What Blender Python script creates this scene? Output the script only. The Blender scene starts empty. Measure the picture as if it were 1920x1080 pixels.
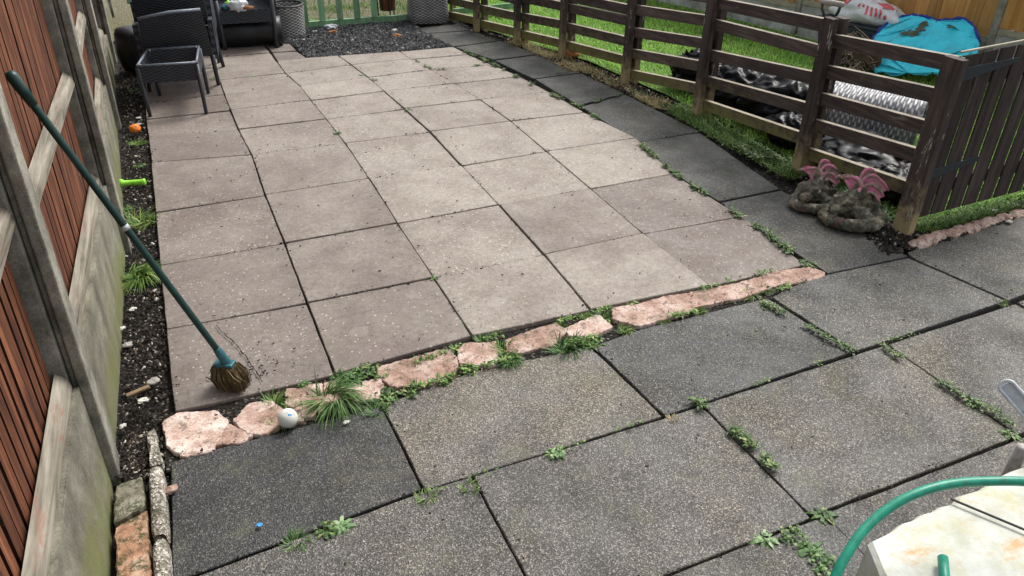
import bpy, bmesh, math, random
from mathutils import Vector, Matrix, noise as mnoise
random.seed(7)
R = math.radians
S = bpy.context.scene
C = S.collection

# ------------------------------------------------------------------ camera
CAM = Vector((0.2398, -2.5299, 1.9302))
YAW, PITCH, ROLL, FPX = 0.419615, 0.551940, 0.016612, 1454.596
FW = Vector((math.sin(YAW)*math.cos(PITCH), math.cos(YAW)*math.cos(PITCH), -math.sin(PITCH)))
_rt = Vector((math.cos(YAW), -math.sin(YAW), 0)); _up = _rt.cross(FW)
RT = _rt*math.cos(ROLL)+_up*math.sin(ROLL); UP = -_rt*math.sin(ROLL)+_up*math.cos(ROLL)
cd = bpy.data.cameras.new('camera'); co = bpy.data.objects.new('camera', cd); C.objects.link(co)
cd.sensor_width = 36; cd.lens = 36*FPX/1920; cd.clip_end = 500; cd.clip_start = .02
co.matrix_world = Matrix(((RT.x, UP.x, -FW.x, CAM.x), (RT.y, UP.y, -FW.y, CAM.y), (RT.z, UP.z, -FW.z, CAM.z), (0, 0, 0, 1)))
S.camera = co
# ------------------------------------------------------------------ light
SUN_EL, SUN_AZ = 52, 62          # soft overcast sun, from the right and a little behind the scene
w = bpy.data.worlds.new('World'); S.world = w; w.use_nodes = True
nt = w.node_tree; bg = nt.nodes['Background']
sky = nt.nodes.new('ShaderNodeTexSky'); sky.sky_type = 'NISHITA'; sky.sun_disc = False
sky.sun_elevation = R(SUN_EL); sky.sun_rotation = R(SUN_AZ); sky.dust_density = 3; sky.air_density = 1
hs = nt.nodes.new('ShaderNodeHueSaturation'); hs.inputs['Saturation'].default_value = .22
nt.links.new(sky.outputs[0], hs.inputs['Color']); nt.links.new(hs.outputs[0], bg.inputs[0])
bg.inputs[1].default_value = .13
sd = bpy.data.lights.new('sun', 'SUN'); so = bpy.data.objects.new('sun', sd); C.objects.link(so)
sd.energy = 2.0; sd.angle = R(22); sd.color = (1, .97, .92)
dv = Vector((math.sin(R(SUN_AZ))*math.cos(R(SUN_EL)), math.cos(R(SUN_AZ))*math.cos(R(SUN_EL)), math.sin(R(SUN_EL))))
so.rotation_euler = dv.to_track_quat('Z', 'Y').to_euler()
S.view_settings.view_transform = 'Standard'; S.view_settings.look = 'None'
S.view_settings.exposure = .83; S.view_settings.gamma = 1

# ------------------------------------------------------------------ survey: photo point -> place on the ground / on an upright plane
def ray(x, y): return FW + RT*((x-960)/FPX) - UP*((y-540)/FPX)
def G(x, y, z=0.):
    d = ray(x, y); return CAM + d*((z-CAM.z)/d.z)
def HY(x, y, Y):
    d = ray(x, y); return CAM + d*((Y-CAM.y)/d.y)
def HX(x, y, X):
    d = ray(x, y); return CAM + d*((X-CAM.x)/d.x)
def VP(x, y, A, B):                # on the upright plane through ground points A, B -> point
    n = Vector((-(B.y-A.y), B.x-A.x, 0)); d = ray(x, y); return CAM + d*((A-CAM).dot(n)/d.dot(n))
def V(*a): return Vector(a)
def rnd(a, b): return random.uniform(a, b)

# ------------------------------------------------------------------ object helpers
def tag(o, label=None, cat=None, group=None, kind=None):
    if label: o['label'] = label
    if cat: o['category'] = cat
    if group: o['group'] = group
    if kind: o['kind'] = kind
    return o
def thing(name, loc, label, cat, group=None, kind=None):
    o = bpy.data.objects.new(name, None); C.objects.link(o); o.location = loc; o.empty_display_size = .1
    return tag(o, label, cat, group, kind)
class MB:
    def __init__(s): s.v = []; s.f = []; s.uv = {}; s.col = []; s.m = []
    def add(s, vs, fs, col=None, uvs=None):
        b = len(s.v); s.v += [Vector(p) for p in vs]
        for i, f in enumerate(fs):
            if uvs: s.uv[len(s.f)] = uvs[i]
            s.f.append([b+k for k in f]); s.col.append(.5 if col is None else col)
        return s
    def hexa(s, b, t, col=None):       # bottom 4 and top 4 points, same winding (ccw from above)
        return s.add(list(b)+list(t), [(3, 2, 1, 0), (4, 5, 6, 7), (0, 1, 5, 4), (1, 2, 6, 5), (2, 3, 7, 6), (3, 0, 4, 7)], col)
    def beam(s, a, b, wd, ht, side=None, col=None):   # bar from a to b; wd along side, ht along the third axis
        a = Vector(a); b = Vector(b); d = (b-a).normalized()
        side = Vector(side) if side is not None else (V(0, 0, 1).cross(d) if abs(d.z) < .95 else V(1, 0, 0))
        side = (side - d*side.dot(d)).normalized(); u = d.cross(side)
        q = [(-1, -1), (1, -1), (1, 1), (-1, 1)]
        A = [a+side*(wd/2*i)+u*(ht/2*j) for i, j in q]; B = [b+side*(wd/2*i)+u*(ht/2*j) for i, j in q]
        return s.add(A+B, [(3, 2, 1, 0), (4, 5, 6, 7), (0, 1, 5, 4), (1, 2, 6, 5), (2, 3, 7, 6), (3, 0, 4, 7)], col)
    def tube(s, pts, rad, n=10, cap=True, col=None, uvscale=None):
        pts = [Vector(p) for p in pts]
        if not hasattr(rad, '__len__'): rad = [rad]*len(pts)
        vs = []; prev = None
        for i, p in enumerate(pts):
            d = (pts[min(i+1, len(pts)-1)]-pts[max(i-1, 0)]).normalized()
            if prev is None:
                x = d.cross(V(0, 0, 1)) if abs(d.z) < .9 else d.cross(V(0, 1, 0))
            else: x = prev-d*prev.dot(d)
            x.normalize(); prev = x; y = d.cross(x)
            vs += [p+(x*math.cos(2*math.pi*k/n)+y*math.sin(2*math.pi*k/n))*rad[i] for k in range(n)]
        fs = []
        for i in range(len(pts)-1):
            for k in range(n):
                k2 = (k+1) % n; fs.append((i*n+k, i*n+k2, (i+1)*n+k2, (i+1)*n+k))
        if cap: fs += [tuple(range(n-1, -1, -1)), tuple(range((len(pts)-1)*n, len(pts)*n))]
        return s.add(vs, fs, col)
    def sheet(s, fn, nu, nv, su=1., sv=1., flip=False, col=None):   # surface fn(u,v) in 0..1, uv in metres
        vs = [fn(i/nu, j/nv) for j in range(nv+1) for i in range(nu+1)]; fs = []; uvs = []
        for j in range(nv):
            for i in range(nu):
                q = [(i, j), (i+1, j), (i+1, j+1), (i, j+1)]
                if flip: q.reverse()
                fs.append(tuple(b*(nu+1)+a for a, b in q)); uvs.append([(a/nu*su, b/nv*sv) for a, b in q])
        return s.add(vs, fs, col, uvs)
    def ball(s, c, r, n=12, jit=0, seed=0, sq=1., nz=3., col=None):
        r = r if hasattr(r, '__len__') else (r, r, r); vs = []; c = Vector(c)
        for j in range(n+1):
            t = math.pi*j/n
            for k in range(2*n):
                a = math.pi*k/n; d = V(math.sin(t)*math.cos(a), math.sin(t)*math.sin(a), math.cos(t))
                m = 1+jit*mnoise.noise(d*nz+V(seed*3.1, seed, 0)) if jit else 1
                vs.append(c+V(d.x*r[0], d.y*r[1], d.z*r[2])*m)
        fs = []
        for j in range(n):
            for k in range(2*n):
                k2 = (k+1) % (2*n); fs.append((j*2*n+k, (j+1)*2*n+k, (j+1)*2*n+k2, j*2*n+k2))
        return s.add(vs, fs, col)
    def build(s, name, m, parent=None, loc=None, smooth=False, bevel=0, label=None):
        off = Vector(parent['_o']) if parent is not None and '_o' in parent else (Vector(parent.location) if parent is not None else Vector(loc or (0, 0, 0)))
        me = bpy.data.meshes.new(name); me.from_pydata([tuple(p-off) for p in s.v], [], s.f)
        me.materials.append(m)
        a = me.attributes.new('tint', 'FLOAT', 'FACE'); a.data.foreach_set('value', s.col)
        if s.uv:
            ul = me.uv_layers.new(name='UVMap')
            for pi, us in s.uv.items():
                for li, u in zip(me.polygons[pi].loop_indices, us): ul.data[li].uv = u
        if smooth: me.polygons.foreach_set('use_smooth', [True]*len(me.polygons))
        me.update()
        o = bpy.data.objects.new(name, me); C.objects.link(o)
        if parent is not None: o.parent = parent
        else: o.location = off
        if parent is not None and parent.type == 'MESH': o['_o'] = tuple(off)
        elif parent is not None: o['_o'] = tuple(off)
        if bevel:
            b = o.modifiers.new('bevel', 'BEVEL'); b.width = bevel; b.segments = 2; b.limit_method = 'ANGLE'
        if label: o['label'] = label
        return o

# ------------------------------------------------------------------ materials
class MT:
    def __init__(s, name):
        s.m = bpy.data.materials.new(name); s.m.use_nodes = True; s.t = s.m.node_tree; s.n = s.t.nodes
        s.b = s.n['Principled BSDF']; s.tc = s.n.new('ShaderNodeTexCoord'); s.vec = s.tc.outputs['Object']
    def set(s, sock, val):
        if isinstance(val, bpy.types.NodeSocket): s.t.links.new(val, sock)
        elif hasattr(val, '__len__') and len(val) == 3 and sock.type == 'RGBA': sock.default_value = (*val, 1)
        else: sock.default_value = val
    def map(s, scale, vec=None, loc=(0, 0, 0)):
        n = s.n.new('ShaderNodeMapping'); s.set(n.inputs['Vector'], vec or s.vec); n.inputs['Scale'].default_value = scale; n.inputs['Location'].default_value = loc
        return n.outputs[0]
    def noise(s, scale, detail=3, rough=.6, vec=None, dist=0, out=0):
        n = s.n.new('ShaderNodeTexNoise'); s.set(n.inputs['Vector'], vec or s.vec)
        n.inputs['Scale'].default_value = scale; n.inputs['Detail'].default_value = detail; n.inputs['Roughness'].default_value = rough; n.inputs['Distortion'].default_value = dist
        return n.outputs[out]
    def vor(s, scale, out='Distance', vec=None, feat='F1', rnd=1):
        n = s.n.new('ShaderNodeTexVoronoi'); n.feature = feat; s.set(n.inputs['Vector'], vec or s.vec); n.inputs['Scale'].default_value = scale; n.inputs['Randomness'].default_value = rnd
        return n.outputs[out]
    def ramp(s, fac, stops, ease='LINEAR'):
        n = s.n.new('ShaderNodeValToRGB'); s.set(n.inputs[0], fac); e = n.color_ramp.elements; n.color_ramp.interpolation = ease
        while len(e) < len(stops): e.new(.5)
        for k, (p, c) in zip(e, stops):
            k.position = p; k.color = (*c, 1) if hasattr(c, '__len__') else (c, c, c, 1)
        return n.outputs[0]
    def mix(s, fac, a, b, mode='MIX'):
        n = s.n.new('ShaderNodeMix'); n.data_type = 'RGBA'; n.blend_type = mode
        s.set(n.inputs[0], fac); s.set(n.inputs[6], a); s.set(n.inputs[7], b); return n.outputs[2]
    def mth(s, op, a, b=0., clamp=False):
        n = s.n.new('ShaderNodeMath'); n.operation = op; n.use_clamp = clamp; s.set(n.inputs[0], a); s.set(n.inputs[1], b); return n.outputs[0]
    def attr(s, name, kind='GEOMETRY'):
        n = s.n.new('ShaderNodeAttribute'); n.attribute_name = name; n.attribute_type = kind; return n.outputs['Fac']
    def orand(s):
        n = s.n.new('ShaderNodeObjectInfo'); return n.outputs['Random']
    def sep(s, vec=None):
        n = s.n.new('ShaderNodeSeparateXYZ'); s.set(n.inputs[0], vec or s.vec); return n.outputs
    def bump(s, h, st=.5, dist=.01):
        n = s.n.new('ShaderNodeBump'); s.set(n.inputs['Height'], h); n.inputs['Strength'].default_value = st; n.inputs['Distance'].default_value = dist
        s.t.links.new(n.outputs[0], s.b.inputs['Normal'])
    def done(s, col, rough=.85, spec=.3, **k):
        s.set(s.b.inputs['Base Color'], col); s.set(s.b.inputs['Roughness'], rough); s.b.inputs['Specular IOR Level'].default_value = spec
        for a, b in k.items(): s.set(s.b.inputs[a.replace('_', ' ')], b)
        return s.m
    def gt(s, x, t, soft=.03): return s.ramp(x, [(max(t-soft, 0), 0.), (min(t+soft, 1), 1.)])

def m_pink():
    t = MT('pink_concrete'); tone = t.attr('tone', 'OBJECT')
    big = t.noise(1.1, 5, .62)
    c = t.ramp(big, [(.3, (.152, .124, .111)), (.48, (.194, .164, .149)), (.66, (.254, .224, .204))])
    pale = t.gt(t.mth('ADD', t.noise(2.6, 6, .7), t.mth('MULTIPLY', tone, .22)), .64, .12)
    c = t.mix(t.mth('MULTIPLY', pale, .62), c, (.315, .287, .257))
    lich = t.gt(t.noise(7, 6, .75), .6, .06)
    c = t.mix(t.mth('MULTIPLY', t.mth('MULTIPLY', lich, tone), .5), c, (.20, .195, .125))
    stain = t.gt(t.noise(3.3, 5, .7, vec=t.map((1, 1, 1), loc=(5, 2, 1))), .63, .1)
    c = t.mix(t.mth('MULTIPLY', stain, .35), c, (.115, .10, .088))
    c = t.mix(1, c, t.ramp(t.noise(160, 3, .8), [(.25, .6), (.75, 1.38)]), 'MULTIPLY')
    c = t.mix(1, c, t.ramp(t.noise(38, 5, .75), [(.3, .74), (.7, 1.22)]), 'MULTIPLY')
    cell = t.vor(70, 'Color'); rr = t.sep(cell)[0]; dst = t.vor(70)
    fl = t.mth('MULTIPLY', t.gt(rr, .78, .02), t.mth('LESS_THAN', dst, t.mth('MULTIPLY', t.sep(cell)[2], .38)))
    c = t.mix(t.mth('MULTIPLY', fl, .75), c, (.48, .45, .40))
    dk = t.mth('MULTIPLY', t.gt(t.sep(cell)[1], .93, .01), t.mth('LESS_THAN', dst, .3))
    c = t.mix(t.mth('MULTIPLY', dk, .8), c, (.06, .05, .045))
    splat = t.mth('MULTIPLY', t.gt(t.sep(t.vor(3.2, 'Color'))[0], .92, .01), t.mth('LESS_THAN', t.mth('ADD', t.vor(3.2), t.mth('MULTIPLY', t.noise(14, 4), .22)), .25))
    c = t.mix(t.mth('MULTIPLY', splat, .22), c, (.36, .345, .31))
    c = t.mix(1, c, t.ramp(t.orand(), [(0, (.92, .91, .91)), (1, (1.08, 1.08, 1.07))]), 'MULTIPLY')
    c = t.mix(1, c, t.ramp(tone, [(.12, (.78, .755, .735)), (.75, (1.06, 1.04, 1.0))]), 'MULTIPLY')
    t.bump(t.mth('ADD', t.noise(160, 3, .8), t.mth('MULTIPLY', big, 1.5)), .35, .003)
    return t.done(c, t.ramp(t.noise(6, 4), [(.3, .55), (.7, .9)]), .35)
def m_dark():
    t = MT('dark_aggregate_concrete'); tone = t.attr('tone', 'OBJECT'); warm = t.attr('warm', 'OBJECT')
    cell = t.sep(t.vor(255, 'Color'))[0]
    c = t.ramp(cell, [(0, (.014, .015, .016)), (.4, (.034, .035, .035)), (.75, (.068, .067, .063)), (.93, (.14, .136, .125)), (1, (.26, .25, .23))])
    cw = t.ramp(cell, [(0, (.045, .040, .035)), (.4, (.095, .085, .074)), (.75, (.155, .14, .12)), (1, (.33, .30, .26))])
    c = t.mix(warm, c, cw)
    c = t.mix(1, c, t.ramp(t.noise(210, 2, .8), [(.25, .6), (.75, 1.45)]), 'MULTIPLY')
    st = t.noise(1.7, 5, .65)
    c = t.mix(1, c, t.ramp(st, [(.3, (.60, .62, .64)), (.5, (1.04, 1.04, 1.03)), (.7, (1.42, 1.33, 1.14))]), 'MULTIPLY')
    c = t.mix(1, c, t.ramp(tone, [(0, (.42, .44, .47)), (.5, (.82, .82, .82)), (1, (1.2, 1.17, 1.12))]), 'MULTIPLY')
    gr = t.gt(t.noise(5, 5, .7, vec=t.map((1, 1, 1), loc=(3, 7, 0))), .64, .1)
    c = t.mix(t.mth('MULTIPLY', gr, .45), c, (.10, .105, .05))
    t.bump(t.mth('ADD', t.vor(255), t.noise(210, 2)), .5, .003)
    return t.done(c, t.ramp(t.noise(3, 4), [(.35, .45), (.65, .85)]), .45)
def m_salmon():
    t = MT('salmon_stone'); n = t.noise(9, 6, .7)
    c = t.ramp(t.mth('ADD', t.mth('MULTIPLY', n, .75), t.mth('MULTIPLY', t.noise(2.2, 3), .25)), [(.34, (.24, .14, .105)), (.48, (.46, .315, .26)), (.6, (.64, .52, .46))])
    c = t.mix(1, c, t.ramp(t.noise(90, 4, .8), [(.25, .62), (.75, 1.3)]), 'MULTIPLY')
    c = t.mix(t.mth('MULTIPLY', t.gt(t.noise(26, 5, .8), .565, .04), .75), c, (.11, .08, .06))
    c = t.mix(t.mth('MULTIPLY', t.gt(t.noise(5, 5, .7, vec=t.map((1, 1, 1), loc=(8, 3, 1))), .60, .06), .5), c, (.12, .115, .065))
    c = t.mix(1, c, t.ramp(t.orand(), [(0, (.75, .68, .64)), (1, (1.15, 1.18, 1.18))]), 'MULTIPLY')
    t.bump(t.mth('ADD', n, t.mth('MULTIPLY', t.noise(90, 4, .8), .5)), .8, .012)
    return t.done(c, .85)
def m_soil(name='soil', a=(.007, .006, .005), b=(.028, .023, .018)):
    t = MT(name); n = t.noise(38, 6, .75)
    c = t.ramp(n, [(.3, a), (.7, b)])
    c = t.mix(t.mth('MULTIPLY', t.gt(t.sep(t.vor(120, 'Color'))[0], .93, .01), .8), c, (.20, .18, .15))
    t.bump(t.mth('ADD', n, t.vor(60)), 1, .02); return t.done(c, .9)
def tinted(name, stops, rough=.8, spec=.25, grain=60, **k):
    t = MT(name); c = t.ramp(t.attr('tint'), stops)
    c = t.mix(1, c, t.ramp(t.noise(grain, 4, .7), [(.25, .7), (.75, 1.25)]), 'MULTIPLY')
    return t.done(c, rough, spec, **k)
def m_leaf(name, stops, trans=.25):
    t = MT(name); c = t.ramp(t.attr('tint'), stops)
    m = t.done(c, .5, .35)
    tr = t.n.new('ShaderNodeBsdfTranslucent'); t.set(tr.inputs[0], c)
    mx = t.n.new('ShaderNodeMixShader'); mx.inputs[0].default_value = trans
    t.t.links.new(t.b.outputs[0], mx.inputs[1]); t.t.links.new(tr.outputs[0], mx.inputs[2]); t.t.links.new(mx.outputs[0], t.n['Material Output'].inputs[0])
    return m
def m_wood(name, stops, axis=1, wear=None, wearamt=.6, algae=None, algz=(0, .3), rough=.75, fine=1., wt=.6, top=None, lo=.72):
    t = MT(name); sc = [48*fine]*3; sc[axis] = 2.5*fine
    # per-part shift so that boards do not repeat
    add = t.n.new('ShaderNodeVectorMath'); add.operation = 'ADD'; t.set(add.inputs[0], t.vec)
    cb = t.n.new('ShaderNodeCombineXYZ'); t.set(cb.inputs[0], t.mth('MULTIPLY', t.attr('tint'), 31.)); t.set(cb.inputs[2], t.mth('MULTIPLY', t.orand(), 17.)); t.set(add.inputs[1], cb.outputs[0])
    v = t.map(sc, add.outputs[0])
    g = t.noise(1, 5, .65, vec=v, dist=.5)
    big = t.noise(4, 4, .6, vec=add.outputs[0])
    c = t.ramp(t.mth('ADD', t.mth('MULTIPLY', g, .7), t.mth('MULTIPLY', big, .3)), stops)
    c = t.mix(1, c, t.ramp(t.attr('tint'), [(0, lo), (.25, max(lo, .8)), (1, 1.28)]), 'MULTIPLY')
    if wear:
        s2 = [22*fine]*3; s2[axis] = 5*fine
        wn = t.noise(1, 6, .78, vec=t.map(s2, add.outputs[0], (3, 1, 9)), dist=.3)
        c = t.mix(t.mth('MULTIPLY', t.gt(wn, wt, .03), wearamt), c, wear)
    if algae:
        z = t.sep(t.vec)[2]
        zf = t.n.new('ShaderNodeMapRange'); t.set(zf.inputs[0], z); zf.inputs[1].default_value = algz[0]; zf.inputs[2].default_value = algz[1]; zf.inputs[3].default_value = 1; zf.inputs[4].default_value = 0
        am = t.mth('MULTIPLY', t.gt(t.mth('ADD', t.noise(13, 5, .7), t.mth('MULTIPLY', zf.outputs[0], .35)), .68, .12), zf.outputs[0])
        c = t.mix(t.mth('MULTIPLY', am, 1., True), c, algae)
    if top:
        gn = t.n.new('ShaderNodeNewGeometry'); nz = t.sep(gn.outputs['Normal'])[2]
        c = t.mix(t.mth('MULTIPLY', t.gt(nz, .8, .1), t.ramp(t.noise(7, 4), [(.3, .35), (.6, .85)])), c, top)
    t.bump(g, .55, .004); return t.done(c, rough, .3)
def m_concrete(name, a, b, algae=None, speck=True):
    t = MT(name); n = t.noise(9, 6, .7)
    c = t.ramp(n, [(.3, a), (.7, b)])
    c = t.mix(1, c, t.ramp(t.noise(130, 4, .8), [(.25, .55), (.75, 1.4)]), 'MULTIPLY')
    c = t.mix(1, c, t.ramp(t.noise(4.5, 5, .75, vec=t.map((1, 1, .6))), [(.34, .55), (.6, 1.08)]), 'MULTIPLY')
    if algae:
        zf = t.n.new('ShaderNodeMapRange'); t.set(zf.inputs[0], t.sep(t.vec)[2]); zf.inputs[1].default_value = .02; zf.inputs[2].default_value = .26; zf.inputs[3].default_value = 1; zf.inputs[4].default_value = 0
        c = t.mix(t.mth('MULTIPLY', t.gt(t.mth('ADD', t.noise(3.1, 5, .7, vec=t.map((1, .5, 1.2))), t.mth('MULTIPLY', zf.outputs[0], .26)), .68, .13), .85), c, algae)
    if speck:
        c = t.mix(t.mth('MULTIPLY', t.gt(t.noise(40, 4, .8), .66, .02), .6), c, (.04, .036, .03))
    t.bump(t.mth('ADD', n, t.noise(130, 4, .8)), .7, .004); return t.done(c, .9)
def m_wicker(name, dark, light, w_=.022, h_=.010, rough=.5, dist=.004, warp=0):
    t = MT(name); uv = t.sep(t.tc.outputs['UV']); u, v = uv[0], uv[1]
    if warp: v = t.mth('ADD', v, t.mth('MULTIPLY', t.noise(7, 3), warp*4)); u = t.mth('ADD', u, t.mth('MULTIPLY', t.noise(5, 3), warp*5))
    vr = t.mth('DIVIDE', v, h_); row = t.mth('FLOOR', vr); fr = t.mth('SUBTRACT', vr, row)
    fu = t.mth('SINE', t.mth('MULTIPLY', t.mth('ADD', t.mth('DIVIDE', u, w_), row), math.pi))
    fv = t.mth('SINE', t.mth('MULTIPLY', fr, math.pi))
    h = t.mth('MULTIPLY', t.mth('POWER', fv, .6), t.mth('ADD', t.mth('MULTIPLY', fu, .42), .58))
    c = t.ramp(h, [(.1, dark), (.85, light)])
    c = t.mix(1, c, t.ramp(t.noise(14, 5, .7), [(.3, .7), (.7, 1.25)]), 'MULTIPLY')
    t.bump(h, 1, dist); return t.done(c, rough, .5)
def m_plain(name, col, rough=.5, spec=.4, var=.25, scale=25, dirt=None, metal=0, bump=0):
    t = MT(name); n = t.noise(scale, 5, .7)
    c = t.mix(1, (*col,), t.ramp(n, [(.3, 1-var), (.7, 1+var)]), 'MULTIPLY')
    if dirt: c = t.mix(t.mth('MULTIPLY', t.gt(t.noise(scale*.8, 6, .8, vec=t.map((1, 1, 1), loc=(2, 9, 4))), .6, .05), .75), c, dirt)
    if bump: t.bump(n, .5, bump)
    return t.done(c, rough, spec, Metallic=metal)

M = {}
M['pink'] = m_pink(); M['dark'] = m_dark(); M['salmon'] = m_salmon(); M['soil'] = m_soil()
M['mulch'] = tinted('slate_mulch', [(0, (.010, .010, .011)), (.6, (.040, .042, .045)), (.93, (.095, .098, .10)), (1, (.30, .27, .23))], .75, .4)
M['chip'] = tinted('bark_and_grit', [(0, (.006, .005, .004)), (.68, (.026, .020, .016)), (.86, (.07, .055, .042)), (.955, (.24, .21, .17)), (1, (.55, .50, .44))], .85)
M['straw'] = m_leaf('dead_grass', [(0, (.16, .11, .05)), (.4, (.50, .39, .19)), (1, (.68, .58, .33))], .25)
M['lawn'] = m_leaf('lawn_blade', [(0, (.09, .25, .025)), (.45, (.27, .56, .07)), (.9, (.48, .68, .18)), (1, (.60, .60, .30))], .45)
M['grass'] = m_leaf('grass_blade', [(0, (.035, .085, .014)), (.5, (.11, .22, .04)), (.88, (.24, .36, .09)), (1, (.44, .43, .18))], .25)
M['dgrass'] = m_leaf('deep_grass_blade', [(0, (.022, .06, .014)), (.55, (.07, .16, .035)), (1, (.19, .31, .10))], .2)
M['leaf'] = m_leaf('weed_leaf', [(0, (.02, .045, .012)), (.45, (.06, .125, .03)), (.85, (.14, .235, .06)), (1, (.32, .32, .14))], .2)
M['paleleaf'] = m_leaf('pale_weed_leaf', [(0, (.10, .19, .07)), (.6, (.20, .33, .13)), (1, (.36, .47, .26))], .2)
M['lawnbase'] = m_soil('lawn_soil', (.05, .11, .015), (.12, .22, .03))
M['roughbase'] = m_soil('rough_ground_soil', (.07, .075, .03), (.27, .235, .15))
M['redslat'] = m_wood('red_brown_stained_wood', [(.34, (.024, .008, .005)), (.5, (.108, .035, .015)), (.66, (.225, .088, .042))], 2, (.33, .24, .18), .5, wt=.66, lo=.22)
M['palerail'] = m_wood('weathered_rail_wood', [(.36, (.07, .06, .045)), (.47, (.17, .15, .115)), (.68, (.33, .30, .245))], 1, (.22, .105, .07), .6, wt=.60)
M['post_c'] = m_concrete('post_concrete', (.13, .122, .095), (.39, .37, .31))
M['gravelb'] = m_concrete('gravel_board_concrete', (.12, .113, .085), (.27, .252, .20), (.145, .155, .055))
M['whitec'] = m_concrete('pale_gravel_board_concrete', (.36, .36, .34), (.55, .55, .53))
M['darkwood'] = m_wood('dark_brown_stained_rail', [(.3, (.022, .016, .014)), (.5, (.066, .048, .042)), (.7, (.15, .118, .103))], 1, (.30, .26, .20), .35, (.20, .185, .065), (.05, .40), wt=.64, top=(.34, .30, .235))
M['darkpost'] = m_wood('dark_brown_stained_post', [(.3, (.020, .014, .012)), (.5, (.055, .040, .035)), (.7, (.115, .09, .078))], 2, (.52, .48, .42), .75, (.40, .32, .17), (.0, .36), wt=.63)
M['gatewood'] = m_wood('dark_gate_board', [(.3, (.018, .013, .011)), (.5, (.050, .037, .032)), (.7, (.10, .078, .068))], 2, (.22, .19, .16), .4, wt=.71, rough=.85)
M['railtop'] = M['darkwood']
M['greenwood'] = m_wood('green_painted_wood', [(.3, (.09, .20, .10)), (.5, (.17, .33, .18)), (.7, (.29, .46, .28))], 2, (.40, .44, .34), .5)
M['tanwood'] = m_wood('tan_fence_board', [(.3, (.34, .155, .035)), (.5, (.52, .275, .085)), (.7, (.62, .40, .17))], 2, (.36, .32, .16), .5, fine=.6, wt=.62)
M['palewood'] = m_wood('grey_pale_batten', [(.3, (.22, .19, .13)), (.6, (.42, .38, .29))], 1)
M['blackwick'] = m_wicker('black_wicker', (.002, .003, .005), (.042, .051, .070), .030, .011)
M['greywick'] = m_wicker('grey_wicker', (.035, .034, .033), (.58, .57, .55), .030, .014)
M['greywick2'] = m_wicker('dim_grey_wicker', (.03, .029, .029), (.38, .37, .355), .030, .014)
M['whitewick'] = m_wicker('pale_wicker', (.17, .17, .175), (.60, .60, .62), .050, .019, dist=.008, warp=.012)
M['blackmetal'] = m_plain('black_metal', (.016, .019, .024), .4, .5)
M['rim'] = m_plain('worn_grey_rim', (.13, .155, .19), .4, .5, .5, 60)
M['bag'] = m_plain('black_polythene', (.004, .0045, .006), .36, .13, .2, 8)
M['black'] = m_plain('black_plastic', (.008, .009, .010), .45, .4, .3, 10, (.07, .065, .05))
M['hinge'] = m_plain('black_iron_hinge', (.026, .034, .038), .55, .45, .3, 60)
M['broomg'] = m_plain('dark_green_handle', (.006, .034, .030), .4, .4, .25, 30, (.02, .05, .045))
M['teal'] = m_plain('teal_plastic', (.02, .10, .125), .45, .4, .3, 60, (.05, .06, .05))
M['bristle'] = tinted('broom_bristle', [(0, (.035, .022, .010)), (.5, (.125, .085, .04)), (1, (.33, .25, .13))], .8)
M['orange'] = m_plain('orange_foam', (.72, .20, .03), .6, .3, .2, 18, (.85, .52, .30))
M['lime'] = m_plain('lime_green_plastic', (.27, .62, .05), .35, .4, .15, 30, (.10, .18, .03))
M['ball'] = m_plain('grubby_white_rubber', (.60, .61, .56), .6, .35, .12, 30, (.33, .31, .25))
M['bluemark'] = m_plain('blue_print', (.03, .25, .60), .5)
M['cyan'] = m_plain('cyan_nylon', (.045, .62, .78), .5, .35, .18, 9, (.10, .42, .50), bump=.01)
M['navy'] = m_plain('navy_piping', (.015, .03, .26), .5)
M['mud'] = m_plain('mud_patch', (.10, .11, .07), .9)
M['sack'] = m_plain('white_sack_plastic', (.66, .68, .70), .45, .4, .12, 12, (.42, .45, .46))
M['sackred'] = m_plain('red_sack_print', (.62, .10, .12), .45)
M['sackteal'] = m_plain('teal_sack_print', (.15, .50, .50), .45)
M['twig'] = tinted('dry_twig', [(0, (.09, .06, .04)), (1, (.38, .32, .25))], .85)
M['boxgrey'] = m_plain('dark_grey_plastic', (.035, .045, .055), .5)
M['greymetal'] = m_plain('dull_grey_metal', (.42, .44, .46), .45, .5, .2, 30, (.2, .2, .2))
M['greygrip'] = m_plain('weathered_grey_grip', (.28, .26, .24), .6, .4, .35, 40)
M['hose'] = m_plain('green_hose_rubber', (.006, .22, .14), .42, .45, .28, 38, (.03, .12, .08), bump=.001)
M['rope'] = m_plain('dark_cable', (.02, .02, .022), .5)
M['moss'] = None
def m_moss():
    t = MT('mossy_cast_stone'); n = t.noise(16, 6, .7)
    c = t.ramp(n, [(.3, (.022, .025, .017)), (.47, (.065, .066, .044)), (.58, (.16, .145, .10)), (.68, (.42, .39, .31))])
    c = t.mix(t.mth('MULTIPLY', t.gt(t.noise(20, 5, .7, vec=t.map((1, 1, 1), loc=(4, 4, 4))), .60, .05), .75), c, (.20, .055, .05))
    c = t.mix(t.mth('MULTIPLY', t.gt(t.noise(70, 4, .8), .66, .03), .7), c, (.46, .44, .38))
    t.bump(t.mth('ADD', n, t.noise(70, 4, .8)), .8, .006); return t.done(c, .7, .4)
def m_pinkpaint():
    t = MT('chipped_pink_paint'); n = t.noise(24, 6, .75)
    c = t.ramp(n, [(.38, (.12, .10, .07)), (.48, (.33, .27, .21)), (.54, (.60, .16, .29)), (.75, (.76, .36, .46))])
    t.bump(n, .6, .005); return t.done(c, .65, .35)
M['moss'] = m_moss(); M['pinkp'] = m_pinkpaint()
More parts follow.
